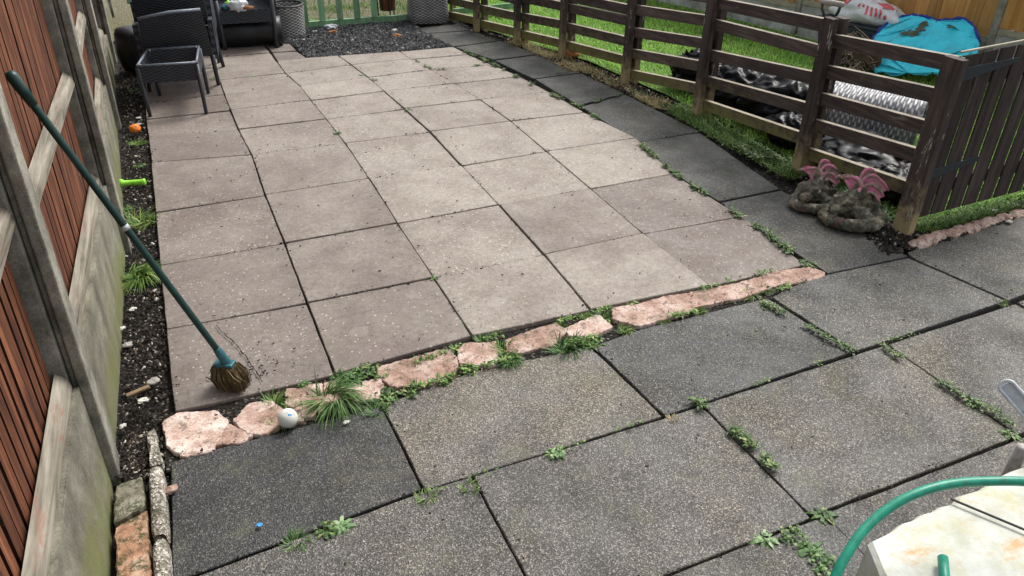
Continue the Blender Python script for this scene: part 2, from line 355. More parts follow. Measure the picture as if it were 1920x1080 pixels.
def m_mossbrick(nm='mossy_orange_brick', c0=(.12, .065, .04), c1=(.36, .195, .115), c2=(.58, .42, .31)):
    t = MT(nm); n = t.noise(10, 6, .7)
    c = t.ramp(n, [(.3, c0), (.5, c1), (.68, c2)])
    c = t.mix(t.mth('MULTIPLY', t.gt(t.noise(17, 6, .75, vec=t.map((1, 1, 1), loc=(1, 5, 2))), .525, .05), .9), c, (.04, .05, .018))
    c = t.mix(t.mth('MULTIPLY', t.gt(t.noise(60, 4, .8), .66, .03), .6), c, (.55, .50, .42))
    t.bump(t.mth('ADD', n, t.noise(60, 4, .8)), .9, .008); return t.done(c, .9)
M['brick'] = m_mossbrick()
def m_kerb():
    t = MT('speckled_kerb_stone'); ce = t.sep(t.vor(150, 'Color'))[0]
    c = t.ramp(ce, [(0, (.10, .085, .065)), (.4, (.24, .21, .17)), (.75, (.42, .385, .33)), (1, (.62, .59, .53))])
    c = t.mix(t.mth('MULTIPLY', t.gt(t.noise(11, 5, .75), .56, .06), .75), c, (.07, .065, .04))
    c = t.mix(1, c, t.ramp(t.noise(3, 4), [(.3, .7), (.7, 1.15)]), 'MULTIPLY')
    t.bump(t.mth('ADD', t.vor(150), t.noise(40, 4)), .8, .005); return t.done(c, .9)
M['kerb'] = m_kerb()
M['mosskerb'] = m_mossbrick('mossy_block_concrete', (.09, .08, .055), (.21, .19, .14), (.34, .32, .25))
M['pebble'] = m_plain('grey_pebble', (.30, .275, .25), .75, .3, .3, 30, (.16, .14, .12))
M['white'] = m_plain('white_scrap', (.50, .485, .43), .6, .3, .15, 40)
M['terra'] = m_plain('terracotta', (.34, .15, .06), .8, .2, .3, 20, (.45, .32, .18))
M['woodchip'] = m_plain('pale_wood_chip', (.20, .135, .08), .8, .2, .35, 40)
M['whitestone'] = None
def m_ws():
    t = MT('white_painted_stone'); n = t.noise(5, 6, .7)
    c = t.ramp(n, [(.3, (.36, .36, .29)), (.55, (.53, .54, .49)), (.7, (.60, .61, .58))])
    c = t.mix(t.mth('MULTIPLY', t.gt(t.noise(7, 6, .75, vec=t.map((1, 1, 1), loc=(6, 1, 0))), .58, .08), .65), c, (.42, .38, .17))
    c = t.mix(t.mth('MULTIPLY', t.gt(t.noise(4, 6, .75, vec=t.map((1, 3, 1), loc=(2.6, 3.3, 0))), .63, .06), .8), c, (.50, .27, .09))
    c = t.mix(t.mth('MULTIPLY', t.gt(t.noise(17, 4, .8, vec=t.map((1, 1, 1), loc=(9, 2, 0))), .70, .02), .8), c, (.10, .09, .07))
    t.bump(t.mth('ADD', n, t.noise(50, 4)), .5, .004); return t.done(c, .7)
M['whitestone'] = m_ws()

# ================================================================== SETTING
gm = MB(); GS = 60
gm.sheet(lambda u, v: V(-GS+2*GS*u, -GS+2*GS*v, -.045), 8, 8)
tag(gm.build('ground', M['soil']), kind='structure')

EDG = []
def slab(poly, z, th=.045, inset=.006, jit=.0015, rim=.004, tilt=(0, 0), seg=.06):
    """one paving slab: outline (world xy), chipped edges, eased arris"""
    P = [V(p.x, p.y, 0) for p in poly]
    if sum(a.x*b.y-b.x*a.y for a, b in zip(P, P[1:]+P[:1])) < 0: P.reverse()
    cx = sum((p for p in P), V(0, 0, 0))/len(P)
    # inset every edge
    Q = []
    for i, p in enumerate(P):
        e1 = (p-P[i-1]).normalized(); e2 = (P[(i+1) % len(P)]-p).normalized()
        n1 = V(-e1.y, e1.x, 0); n2 = V(-e2.y, e2.x, 0); b = (n1+n2)
        b = b/max(b.length_squared, .2)*2*inset if b.length > 1e-3 else n1*inset
        Q.append(p+b)
    EDG.extend((Q[i], Q[(i+1) % len(Q)]) for i in range(len(Q)))
    out = []
    for i, p in enumerate(Q):
        q = Q[(i+1) % len(Q)]; n = max(1, int((q-p).length/seg)); e = (q-p).normalized(); nn = V(-e.y, e.x, 0)
        for k in range(n):
            j = 0 if k == 0 else rnd(-jit, jit)
            if k == 0: r_ = rim*.8; out.append(p+(cx-p).normalized()*r_)
            else: out.append(p+(q-p)*(k/n)+nn*(j+.0))
    def zz(p): return z+(p.x-cx.x)*tilt[0]+(p.y-cx.y)*tilt[1]
    n = len(out)
    A = [V(p.x, p.y, zz(p)-th) for p in out]; B = [V(p.x, p.y, zz(p)-rim) for p in out]
    Cc = [V(p.x, p.y, zz(p))+(cx-p).normalized()*rim for p in out]
    fs = [(i, (i+1) % n, n+(i+1) % n, n+i) for i in range(n)]+[(n+i, n+(i+1) % n, 2*n+(i+1) % n, 2*n+i) for i in range(n)]
    fs.append(tuple(range(2*n, 3*n)))
    return MB().add(A+B+Cc, fs)

# ---- pink patio ---------------------------------------------------
PX = {0: [(326, 772), (628, 702), (885, 630), (1107, 582), (1332, 536), (1512, 495)],
      1: [(310, 617), (576, 568), (813, 521), (1020, 478), (1206, 438), (1392, 405)],
      2: [(299, 497), (534, 457), (745, 419), (935, 384), (1107, 354), (1262, 325)],
      3: [(291, 398), (497, 366), (692, 335), (866, 311), (1025, 284), (1192, 258)],
      4: [(283, 305), (472, 290), (647, 268), (806, 247), (957, 227), (1096, 210)],
      5: [(278, 256), (447, 243), (612, 223), (758, 204), (900, 187), (1030, 172)],
      6: [(273, 224), (432, 207), (583, 188), (720, 171), (852, 156), (975, 143)],
      7: [(272, 194), (421, 178), (562, 161), (690, 145), (808, 131), (922, 121)],
      8: [(272, 165), (411, 151), (535, 138), (658, 122), (771, 111), (878, 102)],
      9: [(270, 140), (404, 127), (518, 115), (634, 105), (748, 97), (850, 88)],
      10: [(268, 118), (396, 108), (507, 99)], 11: [(265, 98), (388, 88), (490, 79)]}
patio = thing('patio', (1.4, 2.3, 0), None, None, kind='structure'); patio['label'] = 'pink square paving slabs of the patio'
for r in range(11):
    for c in range(5):
        if c >= len(PX[r+1])-1: continue
        p = [PX[r][c], PX[r][c+1], PX[r+1][c+1], PX[r+1][c]]
        if (c, r) == (2, 8): p = [PX[8][2], PX[8][3], (634, 105), (577, 109), (519, 115)]
        cxy = G(p[0][0], p[0][1]); far = max(0, (cxy.y-1)/4)
        tone = min(1, max(0, .25+.5*(c >= 1)*(1-abs(c-2.5)/3.2)+.22*(1 < r < 9)*(c > 1)-.12*(r < 2)+rnd(-.14, .14)))
        o = slab([G(*q) for q in p], rnd(-.004, .004)+.002*(c % 2), inset=rnd(.0018, .0048), rim=.003, tilt=(rnd(-.006, .006), rnd(-.006, .006))).build('paving_slab', M['pink'], patio)
        o['tone'] = tone
for p in ([(519, 115), (577, 109), (558, 96), (509, 99)], [(509, 98), (558, 95), (545, 82), (491, 79)]):
    o = slab([G(*q) for q in p], 0, inset=.008).build('paving_slab', M['pink'], patio); o['tone'] = .2
m = MB(); ck = []
cpx = [(406, 612), (420, 628), (436, 641), (450, 656), (462, 672), (474, 690), (484, 706), (497, 724)]
for a, b in zip(cpx, cpx[1:]):
    for k in range(4): ck.append(G(a[0]+(b[0]-a[0])*k/4+rnd(-1.5, 1.5), a[1]+(b[1]-a[1])*k/4))
for a, b in zip(ck, ck[1:]):
    w_ = rnd(.0012, .0028); d_ = (b-a).normalized(); n_ = V(-d_.y, d_.x, 0)*w_; m.add([a-n_+V(0, 0, .0075), b-n_+V(0, 0, .0075), b+n_+V(0, 0, .0075), a+n_+V(0, 0, .0075)], [(0, 1, 2, 3)])
m.build('crack', M['soil'], patio)
# ---- dark path ------------------------------------------------------
path = thing('path', (2, -.7, 0), None, None, kind='structure'); path['label'] = 'dark exposed aggregate paving slabs'
DK = [([(318, 864), (345, 854), (530, 806), (714, 760), (791, 914), (323, 1088)], .16, .1), ([(718, 757), (790, 726), (905, 688), (1108, 648), (1243, 777), (796, 914)], .50, .95),
      ([(1113, 645), (1200, 614), (1440, 556), (1599, 657), (1247, 776)], .48, .1), ([(1447, 555), (1480, 538), (1550, 513), (1705, 482), (1888, 562), (1605, 656)], .66, .15),
      ([(1712, 481), (1702, 470), (1930, 396), (2040, 500), (1893, 561)], .6, .1),
      ([(1352, 377), (1465, 354), (1660, 455), (1703, 478), (1553, 510), (1385, 403)], .42, .08), ([(1194, 265), (1312, 246), (1462, 352), (1348, 375), (1260, 321)], .40, .05),
      ([(1090, 198), (1172, 175), (1312, 244), (1195, 265)], .42, .05), ([(1003, 147), (1090, 136), (1170, 173), (1085, 195)], .38, .02),
      ([(928, 112), (1006, 102), (1088, 134), (1000, 145)], .36, 0), ([(853, 87), (940, 75), (1006, 100), (924, 110)], .36, 0),
      ([(797, 62), (884, 56), (940, 73), (849, 85)], .36, 0), ([(779, 51), (865, 43), (882, 55), (796, 61)], .32, 0)]
for p, tone, warm in DK:
    o = slab([G(*q) for q in p], -.008+rnd(-.003, .003), inset=.0005, jit=.0018, rim=.003, tilt=(rnd(-.003, .003), rnd(-.003, .003))).build('paving_slab', M['dark'], path); o['tone'] = tone; o['warm'] = warm
YT = [(-.2, -.815), (-.01, -.79), (.73, -.725), (1.67, -.722), (2.65, -.692), (3.65, -.672), (4.8, -.64)]
def ytop(x):
    for (a, ya), (b, yb) in zip(YT, YT[1:]):
        if x <= b: return ya+(yb-ya)*(x-a)/(b-a)
    return YT[-1][1]
for x0, x1, y0, y1, tone, warm in ((-.02, .905, -1.33, None, .66, .35), (.91, 1.855, -1.325, None, .68, .45), (1.858, 2.835, -1.315, None, .62, .38), (2.84, 3.66, -1.31, None, .64, .35), (3.665, 4.6, -1.30, None, .62, .3),
                              (.3, 1.29, -1.93, -1.338, .56, .3), (1.30, 1.895, -1.93, -1.332, .58, .35), (1.9, 2.86, -1.93, -1.325, .55, .35), (2.87, 3.8, -1.93, -1.325, .55, .35)):
    o = slab([V(x0, y0, 0), V(x1, y0, 0)]+([V(x1, ytop(x1)-.002, 0)]+[V(q, ytop(q)-.002, 0) for q in (.73, 1.67, 2.65, 3.65) if x0+.05 < q < x1-.05][::-1]+[V(x0, ytop(x0)-.002, 0)] if y1 is None else [V(x1+.01, y1, 0), V(x0, y1, 0)]), -.008+rnd(-.003, .003), inset=.0015, jit=.0018, rim=.003, tilt=(rnd(-.004, .004), rnd(-.004, .004))).build('paving_slab', M['dark'], path); o['tone'] = tone; o['warm'] = warm
# ---- salmon stone strip --------------------------------------------
strip = thing('stone_edging', (1.2, -.12, 0), None, None, kind='structure'); strip['label'] = 'broken salmon pink stones between patio and path'
ST = [[(308, 790), (330, 775), (405, 770), (425, 790), (408, 825), (395, 843), (345, 853), (318, 835)], [(428, 797), (470, 813), (455, 826), (410, 831)],
      [(440, 788), (469, 757), (504, 752), (530, 768), (525, 794), (500, 810), (470, 812)], [(539, 730), (574, 729), (568, 751), (551, 762), (538, 757)],
      [(575, 725), (600, 720), (600, 735), (580, 737)], [(611, 716), (625, 713), (627, 725), (610, 733)], [(571, 745), (595, 738), (592, 762), (586, 780), (568, 780)], [(530, 770), (566, 762), (566, 785), (530, 795)],
      [(600, 740), (640, 728), (672, 720), (672, 748), (600, 772)],
      [(682, 716), (711, 710), (717, 722), (708, 745), (676, 748)], [(708, 690), (828, 657), (845, 657), (857, 681), (848, 704), (790, 723), (735, 723), (712, 704)],
      [(860, 657), (872, 644), (901, 643), (915, 684), (863, 678)], [(902, 643), (927, 640), (934, 678), (917, 685)],
      [(950, 637), (1010, 614), (1045, 607), (1062, 618), (1035, 645), (965, 660), (953, 655)], [(1060, 617), (1120, 590), (1147, 612), (1113, 627), (1070, 628)],
      [(1150, 578), (1195, 572), (1250, 556), (1292, 551), (1306, 573), (1278, 587), (1200, 610), (1152, 598)],
      [(1294, 549), (1390, 529), (1453, 510), (1475, 527), (1430, 542), (1388, 557), (1308, 573)], [(1455, 508), (1522, 500), (1545, 510), (1540, 518), (1475, 533)]]
for p in ST:
    slab([G(*q) for q in p], rnd(-.004, .002), .05, -.008, .004, .003, (rnd(-.006, .006), rnd(-.006, .006)), .012).build('edging_stone', M['salmon'], strip, smooth=False)
# ---- beds and lawn ----------------------------------------------------
def polysheet(pts, z, nm, mt, amp=.008, kind='structure', label=None):
    xs = [p.x for p in pts]; ys = [p.y for p in pts]; m = MB(); n = 40
    bm = bmesh.new(); bm.faces.new([bm.verts.new((p.x, p.y, z)) for p in pts])
    bmesh.ops.triangulate(bm, faces=bm.faces[:])
    for _ in range(5): bmesh.ops.subdivide_edges(bm, edges=[e for e in bm.edges if e.calc_length() > .12], cuts=1)
    for v in bm.verts: v.co.z += amp*mnoise.noise(v.co*6)
    m.add([v.co.copy() for v in bm.verts], [[v.index for v in f.verts] for f in (bm.verts.index_update() or bm.faces)])
    bm.free(); o = m.build(nm, mt, smooth=True); tag(o, label, kind=kind); return o
def inpoly(x, y, P):
    c = False; j = len(P)-1
    for i in range(len(P)):
        if (P[i].y > y) != (P[j].y > y) and x < (P[j].x-P[i].x)*(y-P[i].y)/(P[j].y-P[i].y)+P[i].x: c = not c
        j = i
    return c
def pickin(P):
    xs = [p.x for p in P]; ys = [p.y for p in P]
    while True:
        x, y = rnd(min(xs), max(xs)), rnd(min(ys), max(ys))
        if inpoly(x, y, P): return x, y
BED = [G(*p) for p in [(500, 60), (520, 76), (545, 82), (577, 109), (634, 105), (748, 97), (849, 87), (796, 62), (779, 50), (770, 36), (590, 44)]]
polysheet(BED, -.012, 'mulch_bed', M['soil'], .012)
LAWN = [V(3.84, .16, 0), V(3.9, 2, 0), V(3.82, 3, 0), V(3.7, 3.95, 0), V(3.48, 4.5, 0), V(3.3, 5.2, 0), V(3.2, 6.2, 0), V(3.3, 9, 0), V(5.1, 9, 0), V(6.3, 3.3, 0), V(7, .4, 0), V(7, .16, 0)]
polysheet(LAWN, -.006, 'lawn', M['lawnbase'], .02)
ROUGH = [V(-.3, 5.98, 0), V(3.1, 5.85, 0), V(3.15, 9, 0), V(-1.6, 9, 0)]
polysheet(ROUGH, -.02, 'rough_ground', M['roughbase'], .02)
# ---- chips, mulch, grit ------------------------------------------------
def chips(P, n, smin, smax, z, nm, mt, label, cat, flat=.5, topw=None):
    m = MB()
    for _ in range(n):
        x, y = pickin(P); s = rnd(smin, smax)*(1 if random.random() < .85 else 1.6); a = rnd(0, 6.28); c, sn = math.cos(a), math.sin(a)
        l, b, h = s, s*rnd(.35, .8), s*rnd(.25, flat); t1, t2 = rnd(-.5, .5), rnd(-.5, .5)
        vs = []
        for dx, dy, dz in ((-1, -.4, -.5), (.3, -1, -.3), (1, .2, -.5), (-.2, 1, -.3), (-.3, -.2, 1), (.4, .2, .9)):
            X, Y = dx*l*rnd(.7, 1.1), dy*b*rnd(.7, 1.1); vs.append(V(x+X*c-Y*sn, y+X*sn+Y*c, z+dz*h+X*t1*.5+Y*t2*.5+rnd(0, .004)))
        m.add(vs, [(0, 1, 4), (1, 5, 4), (1, 2, 5), (2, 3, 5), (3, 4, 5), (3, 0, 4)], random.random()**(topw or 1))
    o = m.build(nm, mt); tag(o, label, cat, kind='stuff'); return o
chips(BED, 9000, .009, .022, .002, 'slate_mulch', M['mulch'], 'dark slate chip mulch filling the bed before the green fence', 'mulch')
SOILP = [V(-.19, -.1, 0), V(-.03, -.03, 0), V(-.012, .5, 0), V(-.005, 3.4, 0), V(-.02, 5.5, 0), V(-.17, 5.5, 0), V(-.15, 2, 0)]
polysheet([G(*p) for p in [(300, 770), (640, 690), (1150, 570), (1545, 488), (1580, 515), (1150, 640), (720, 775), (310, 880)]], -.019, 'joint_soil', M['soil'], .006)
chips(SOILP, 5200, .004, .012, -.028, 'bark_and_grit', M['chip'], 'dark bark bits and pale grit in the soil strip along the slatted fence', 'bark mulch', topw=.95)
chips([V(-.2, -.3, 0), V(.1, -.24, 0), V(.12, .02, 0), V(-.19, 0, 0)], 900, .004, .013, -.03, 'soil_crumbs', M['chip'], 'loose dark soil and grit round the first broken stone', 'soil')
VERGE = [V(3.66, .15, 0), V(3.64, 1, 0), V(3.62, 1.75, 0), V(3.63, 2.6, 0), V(3.55, 3.1, 0), V(3.42, 3.7, 0), V(3.38, 4.4, 0), V(3.25, 4.6, 0), V(3.1, 5.4, 0), V(3.25, 5.3, 0), V(3.42, 4.7, 0), V(3.66, 3.9, 0), V(3.8, 3, 0), V(3.86, 2, 0), V(3.86, .1, 0)]
chips(VERGE, 2600, .006, .02, -.015, 'leaf_litter', M['chip'], 'brown leaf litter and soil under the dark rail fence', 'leaf litter', topw=1.1)
chips([V(3.45, -.1, 0), V(3.78, -.1, 0), V(4.7, -.04, 0), V(4.7, .1, 0), V(3.7, .16, 0), V(3.5, .1, 0)], 1300, .006, .018, -.004, 'gate_litter', M['chip'], 'brown litter and soil at the foot of the gate post', 'leaf litter', topw=1.1)

# ================================================================== LEFT FENCE
lf = thing('slatted_fence', (-.2, 1.4, 0), 'red brown slatted panel fence set in concrete posts along the left side', 'fence')
PY = [-2.0, -.27, 1.43, 3.42, 5.25, 7.0]; PXF = [-.24, -.192, -.133, -.167, -.19, -.2]
for y, xf in zip(PY, PXF):
    m = MB(); lean = .014
    for x0, x1, wdt in ((-.17, -.075, .10), (-.075, 0, .09)):     # back part with the groove, then front rib
        pass
    def colm(x0, x1, y0, y1):
        m.hexa([V(xf+x0, y+y0, -.05), V(xf+x1, y+y0, -.05), V(xf+x1, y+y1, -.05), V(xf+x0, y+y1, -.05)],
               [V(xf+x0+lean*2, y+y0, 1.95), V(xf+x1+lean*2, y+y0, 1.95), V(xf+x1+lean*2, y+y1, 1.95), V(xf+x0+lean*2, y+y1, 1.95)])
    colm(-.034, 0, 0, .10); colm(-.052, -.036, .018, .082); colm(-.125, -.054, 0, .10)
    m.build('concrete_post', M['post_c'], lf, bevel=.006)
GBT = [.40, .375, .325, .22, .2]
for i in range(5):
    y0, y1 = PY[i]+.101, PY[i+1]-.001; xa, xb = PXF[i]-.026, PXF[i+1]-.026; T0, T1 = GBT[i], GBT[min(i+1, 4)]*.4+GBT[i]*.6
    m = MB(); n = 14
    def gb(u, v):
        y = y0+(y1-y0)*u; x = xa+(xb-xa)*u; z = -.05+(T0+(T1-T0)*u+.05)*v; return V(x+.004*mnoise.noise(V(y*2, z*3, i)), y, z)
    m.sheet(gb, n, 4)
    m.hexa([V(xa-.05, y0, -.05), V(xa-.003, y0, -.05), V(xb-.003, y1, -.05), V(xb-.05, y1, -.05)], [V(xa-.05, y0, T0), V(xa-.003, y0, T0), V(xb-.003, y1, T1), V(xb-.05, y1, T1)])
    m.sheet(lambda u, v: V(gb(u, 1).x-.004*v, gb(u, 1).y, gb(u, 1).z), n, 1)
    m.build('gravel_board', M['gravelb'], lf)
    # feather-edged boards, each lapping the next
    p = thing('x', (0, 0, 0), None, None); bpy.data.objects.remove(p)
    m = MB(); L = y1-y0; k = int(L/.06); lean = .024
    for j in range(k):
        a, b = j/k, (j+rnd(.56, .64))/k; ya, yb = y0+L*a, y0+L*b; wob = rnd(-.003, .001)
        xs = lambda u: PXF[i]+(PXF[i+1]-PXF[i])*u-.09
        za, zb = T0+(T1-T0)*a+.004, T0+(T1-T0)*b+.004
        m.hexa([V(xs(a)-.018, ya, za), V(xs(a)+wob, ya, za), V(xs(b)+wob+.003, yb, zb), V(xs(b)-.018, yb, zb)],
               [V(xs(a)-.018+lean, ya, 1.82), V(xs(a)+wob+lean, ya, 1.82), V(xs(b)+wob+.003+lean, yb, 1.82), V(xs(b)-.018+lean, yb, 1.82)], rnd(.25, 1))
        m.col[-4] = 0.      # shade between boards painted into the end face colour
    for yb, xx in ((y0+.0, PXF[i]-.115), ):
        m.hexa([V(PXF[i]-.14, y0, T0), V(PXF[i]-.136, y0, T0), V(PXF[i+1]-.136, y1, T1), V(PXF[i+1]-.14, y1, T1)], [V(PXF[i]-.116, y0, 1.8), V(PXF[i]-.112, y0, 1.8), V(PXF[i+1]-.112, y1, 1.8), V(PXF[i+1]-.116, y1, 1.8)], 0.)  # backing sheet, tinted dark to paint in the shade behind the gaps
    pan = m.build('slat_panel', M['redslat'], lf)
    # rails: pale weathered top, stained front
    mids = {0: (.93, 1.0), 1: (.90, .89), 2: (.84, .76), 3: (.72, .64), 4: (.64, .6)}[i]
    for za, zb, low in ((T0+.004, T1+.004, True), (mids[0]-.04, mids[1]-.04, False), (mids[0]+.62, mids[1]+.62, False)):
        m = MB(); h = .048
        for (z0, y_, x_) in (): pass
        q0, q1 = PXF[i]-.082+.012*za, PXF[i+1]-.082+.012*zb; f0 = .036
        A = [V(q0, y0, za), V(q0+f0, y0, za), V(q1+f0, y1, zb), V(q1, y1, zb)]
        B = [V(q0, y0, za+h+.014), V(q0+f0-.006, y0, za+h-.012), V(q1+f0-.006, y1, zb+h-.012), V(q1, y1, zb+h+.014)]
        m.hexa(A, B); m.build('rail', M['palerail'], pan, bevel=.004)

# ---- brick edging, lower left ---------------------------------------
m = MB()
for y0, y1 in ((-.62, -.30), (-1.1, -.63), (-1.6, -1.11)):
    prof = [(-.099, -.05)]+[(-.076-.0235*math.copysign(abs(math.cos(math.pi*k/10))**.6, math.cos(math.pi*k/10)), .008+.026*math.sin(math.pi*k/10)) for k in range(11)]+[(-.052, -.05)]
    vs = []; n = len(prof)
    for q in range(25):
        y = y0+.004+(y1-y0-.008)*q/24; sh = .72 if q in (0, 24) else .94 if q in (1, 23) else 1
        vs += [V(-.0755+(px_+.0755)*sh+.0015*mnoise.noise(V(y*22, px_*60, 2)), y, pz*sh+.002*mnoise.noise(V(y*30, px_*80, 0))) for px_, pz in prof]
    fs = [(q*n+k, (q+1)*n+k, (q+1)*n+k+1, q*n+k+1) for q in range(24) for k in range(n-1)]+[tuple(range(n-1, -1, -1)), tuple(range(24*n, 25*n))]
    m.add(vs, fs)
tag(m.build('kerb_edging', M['kerb'], loc=(-.075, -.6, 0), smooth=True), 'round topped speckled kerb along the bricks in the lower left corner', 'kerb')
m = slab([V(-.098, -.29, 0), V(-.100, -.09, 0), V(-.072, -.07, 0), V(-.052, -.29, 0)], .022, .08, .002, .004, .012, seg=.03)
tag(m.build('kerb_fragment', M['kerb'], loc=(-.08, -.17, 0)), 'broken end piece of kerb by the concrete post foot', 'kerb')
m = slab([V(-.212, -.50, 0), V(-.205, -.32, 0), V(-.118, -.31, 0), V(-.112, -.46, 0)], .012, .08, .002, .005, .006, (.02, -.02), .02)
tag(m.build('concrete_block', M['mosskerb'], loc=(-.16, -.4, 0)), 'mossy grey broken block beside the round topped kerb', 'block')
m = slab([V(-.205, -.80, 0), V(-.205, -.515, 0), V(-.108, -.475, 0), V(-.104, -.80, 0)], .012, .08, .002, .004, .005, (0, 0), .02)
m2 = slab([V(-.205, -1.2, 0), V(-.205, -.81, 0), V(-.104, -.81, 0), V(-.104, -1.2, 0)], .02, .08, .003, .004, .008, (0, 0), .03)
tag(m.build('brick', M['brick'], loc=(-.155, -.65, 0)), 'flaking orange brick with green moss beside the kerb', 'brick')
tag(m2.build('brick', M['brick'], loc=(-.155, -1, 0)), 'mossy orange brick at the very bottom left corner', 'brick')

mp_ = [V(-.2, -.27, 0), V(-.19, -.08, 0), V(-.10, -.05, 0), V(-.10, -.30, 0), V(-.15, -.33, 0)]
chips(mp_, 700, .004, .014, -.004, 'moss_litter', M['chip'], 'brown mossy litter heaped between the concrete post and the kerb', 'litter')
# ================================================================== RIGHT RAIL FENCE
rf = thing('rail_fence', (3.74, 2.5, 0), 'dark brown post and rail fence with five rails along the path', 'fence')
PP = [V(3.74, .09, 0), V(3.78, .97, 0), V(3.79, 2.09, 0), V(3.72, 3.02, 0), V(3.60, 3.96, 0), V(3.38, 4.50, 0), V(3.21, 5.14, 0), V(3.10, 5.80, 0)]
HT = [.94, .94, .95, .92, .88, .72, .66, .64]
for i, (p, h) in enumerate(zip(PP, HT)):
    wd = .07 if i == 0 else .048
    m = MB(); m.hexa([p+V(-.025, -wd, -.05), p+V(.022, -wd, -.05), p+V(.022, wd*.55, -.05), p+V(-.025, wd*.55, -.05)],
                     [p+V(-.025, -wd, h), p+V(.022, -wd, h), p+V(.022, wd*.55, h), p+V(-.025, wd*.55, h)], random.random())
    m.build('post', M['darkpost'], rf, bevel=.003)
    if i > 0:
        b = p+V(.062, -.005, 0); m = MB(); hh = h-.005
        m.hexa([b+V(0, -.04, -.05), b+V(.05, -.04, -.05), b+V(.05, .035, -.05), b+V(0, .035, -.05)], [b+V(0, -.04, hh), b+V(.05, -.04, hh), b+V(.05, .035, hh), b+V(0, .035, hh)], random.random()*.4)
        m.build('back_post', M['darkpost'], rf, bevel=.003)
BAYS = {0: [(1740, 95, 1546, 60), (1722, 157, 1536, 118), (1708, 217, 1527, 169), (1699, 271, 1521, 220), (1688, 334, 1512, 274)],
        1: [(1525, 30, 1340, -6), (1515, 84-6, 1345, 36), (1509, 136-6, 1330, 92), (1500, 188, 1325, 141), (1491, 243, 1318, 185)],
        2: [(1316, -18, 1192, -36), (1311, 26, 1188, 8), (1308, 69, 1183, 50), (1305, 112, 1180, 90), (1300, 168-14, 1174, 128)],
        3: [(1168, -40, 1062, -60), (1168, 6, 1062, -16), (1167, 27, 1061, 5), (1166, 66, 1060, 41), (1165, 102, 1059, 75)],
        4: [(1050, -34, 971, -52), (1050, 2, 971, -14), (1047, 36, 971, 22), (1047, 72, 970, 54)],
        5: [(961, -10, 900, -24), (960, 21, 899, 8), (960, 50, 899, 36)], 6: [(890, 4, 838, -8), (890, 31, 838, 20)]}
BAYS[3] = [BAYS[3][0], BAYS[3][1], BAYS[3][2], BAYS[3][3], BAYS[3][4]]
for i, rows in BAYS.items():
    A, B = PP[i]+V(.042, 0, 0), PP[i+1]+V(.042, 0, 0)
    for (x0, y0, x1, y1) in rows:
        a = VP(x0, y0, A, B); b = VP(x1, y1, A, B)
        d = (B-A); L = d.xy.length
        sa = (a-A).xy.dot(d.xy)/L/L; sb = (b-A).xy.dot(d.xy)/L/L
        sl = (b.z-a.z)/(sb-sa) if abs(sb-sa) > .2 else 0
        za = a.z-sl*sa; zb = za+sl; h = .076 if i < 3 else .078
        s0, s1 = .004, .996; P0 = A+d*s0; P1 = A+d*s1; m = MB(); t0 = rnd(-.004, .004)
        n = V(d.y, -d.x, 0).normalized()*.0185
        if n.x < 0: n = -n
        za += sl*s0; zb -= sl*(1-s1)
        m.hexa([P0-n+V(0, 0, za-h), P0+n+V(0, 0, za-h), P1+n+V(0, 0, zb-h), P1-n+V(0, 0, zb-h)], [P0-n+V(0, 0, za), P0+n+V(0, 0, za), P1+n+V(0, 0, zb), P1-n+V(0, 0, zb)], random.random())
        m.build('rail', M['darkwood'], rf, bevel=.003)
# ---- gate -----------------------------------------------------------------
gate = thing('wooden_gate', (4.2, .09, 0), 'dark brown slatted gate with long black strap hinges at the right edge', 'gate')
gx = 3.79; GY = .088; bw = [.125, .105, .105, .105, .105, .105, .105, .10]
for k, wb in enumerate(bw):
    x0 = gx; x1 = gx+wb; gx = x1+(.0175 if k else .012); zb = .055+.004*k; zt = .945+.005*k+rnd(-.004, .004)
    m = MB(); m.hexa([V(x0, GY-.01, zb), V(x1, GY-.01, zb+.004), V(x1, GY-.001, zb+.004), V(x0, GY-.001, zb)], [V(x0+.004, GY-.01, zt), V(x1+.004, GY-.01, zt+.004), V(x1+.004, GY-.001, zt+.004), V(x0+.004, GY-.001, zt)], rnd(.2, .9))
    m.build('board', M['gatewood'], gate, bevel=.002)
for z in (.20, .80):
    MB().beam(V(3.80, GY+.033, z), V(4.72, GY+.033, z+.04), .036, .075, side=V(0, 1, 0)).build('ledge_rail', M['gatewood'], gate, bevel=.002)
MB().beam(V(3.78, GY+.004, .958), V(4.72, GY+.004, .998), .012, .010, side=V(0, 1, 0)).build('top_rail', M['palewood'], gate, bevel=.002)
for zc, ln, h0, h1 in ((.845, .40, .075, .022), (.315, .36, .06, .03)):
    m = MB(); y = GY-.0125; xs = 3.80
    m.add([V(xs, y, zc-h0/2), V(xs+ln, y, zc+.045-h1/2), V(xs+ln, y, zc+.045+h1/2), V(xs, y, zc+h0/2), V(xs, y-.006, zc-h0/2), V(xs+ln, y-.006, zc+.045-h1/2), V(xs+ln, y-.006, zc+.045+h1/2), V(xs, y-.006, zc+h0/2)],
          [(4, 5, 6, 7), (0, 1, 5, 4), (1, 2, 6, 5), (2, 3, 7, 6), (3, 0, 4, 7)])
    m.tube([V(3.785, y-.006, zc-.08), V(3.785, y-.006, zc+.085)], .011, 10)
    m.hexa([V(3.765, y-.02, zc-.09), V(3.782, y-.02, zc-.09), V(3.782, y+.0, zc-.09), V(3.765, y, zc-.09)], [V(3.765, y-.02, zc+.095), V(3.782, y-.02, zc+.095), V(3.782, y, zc+.095), V(3.765, y, zc+.095)])
    m.build('strap_hinge', M['hinge'], gate, bevel=.0015)
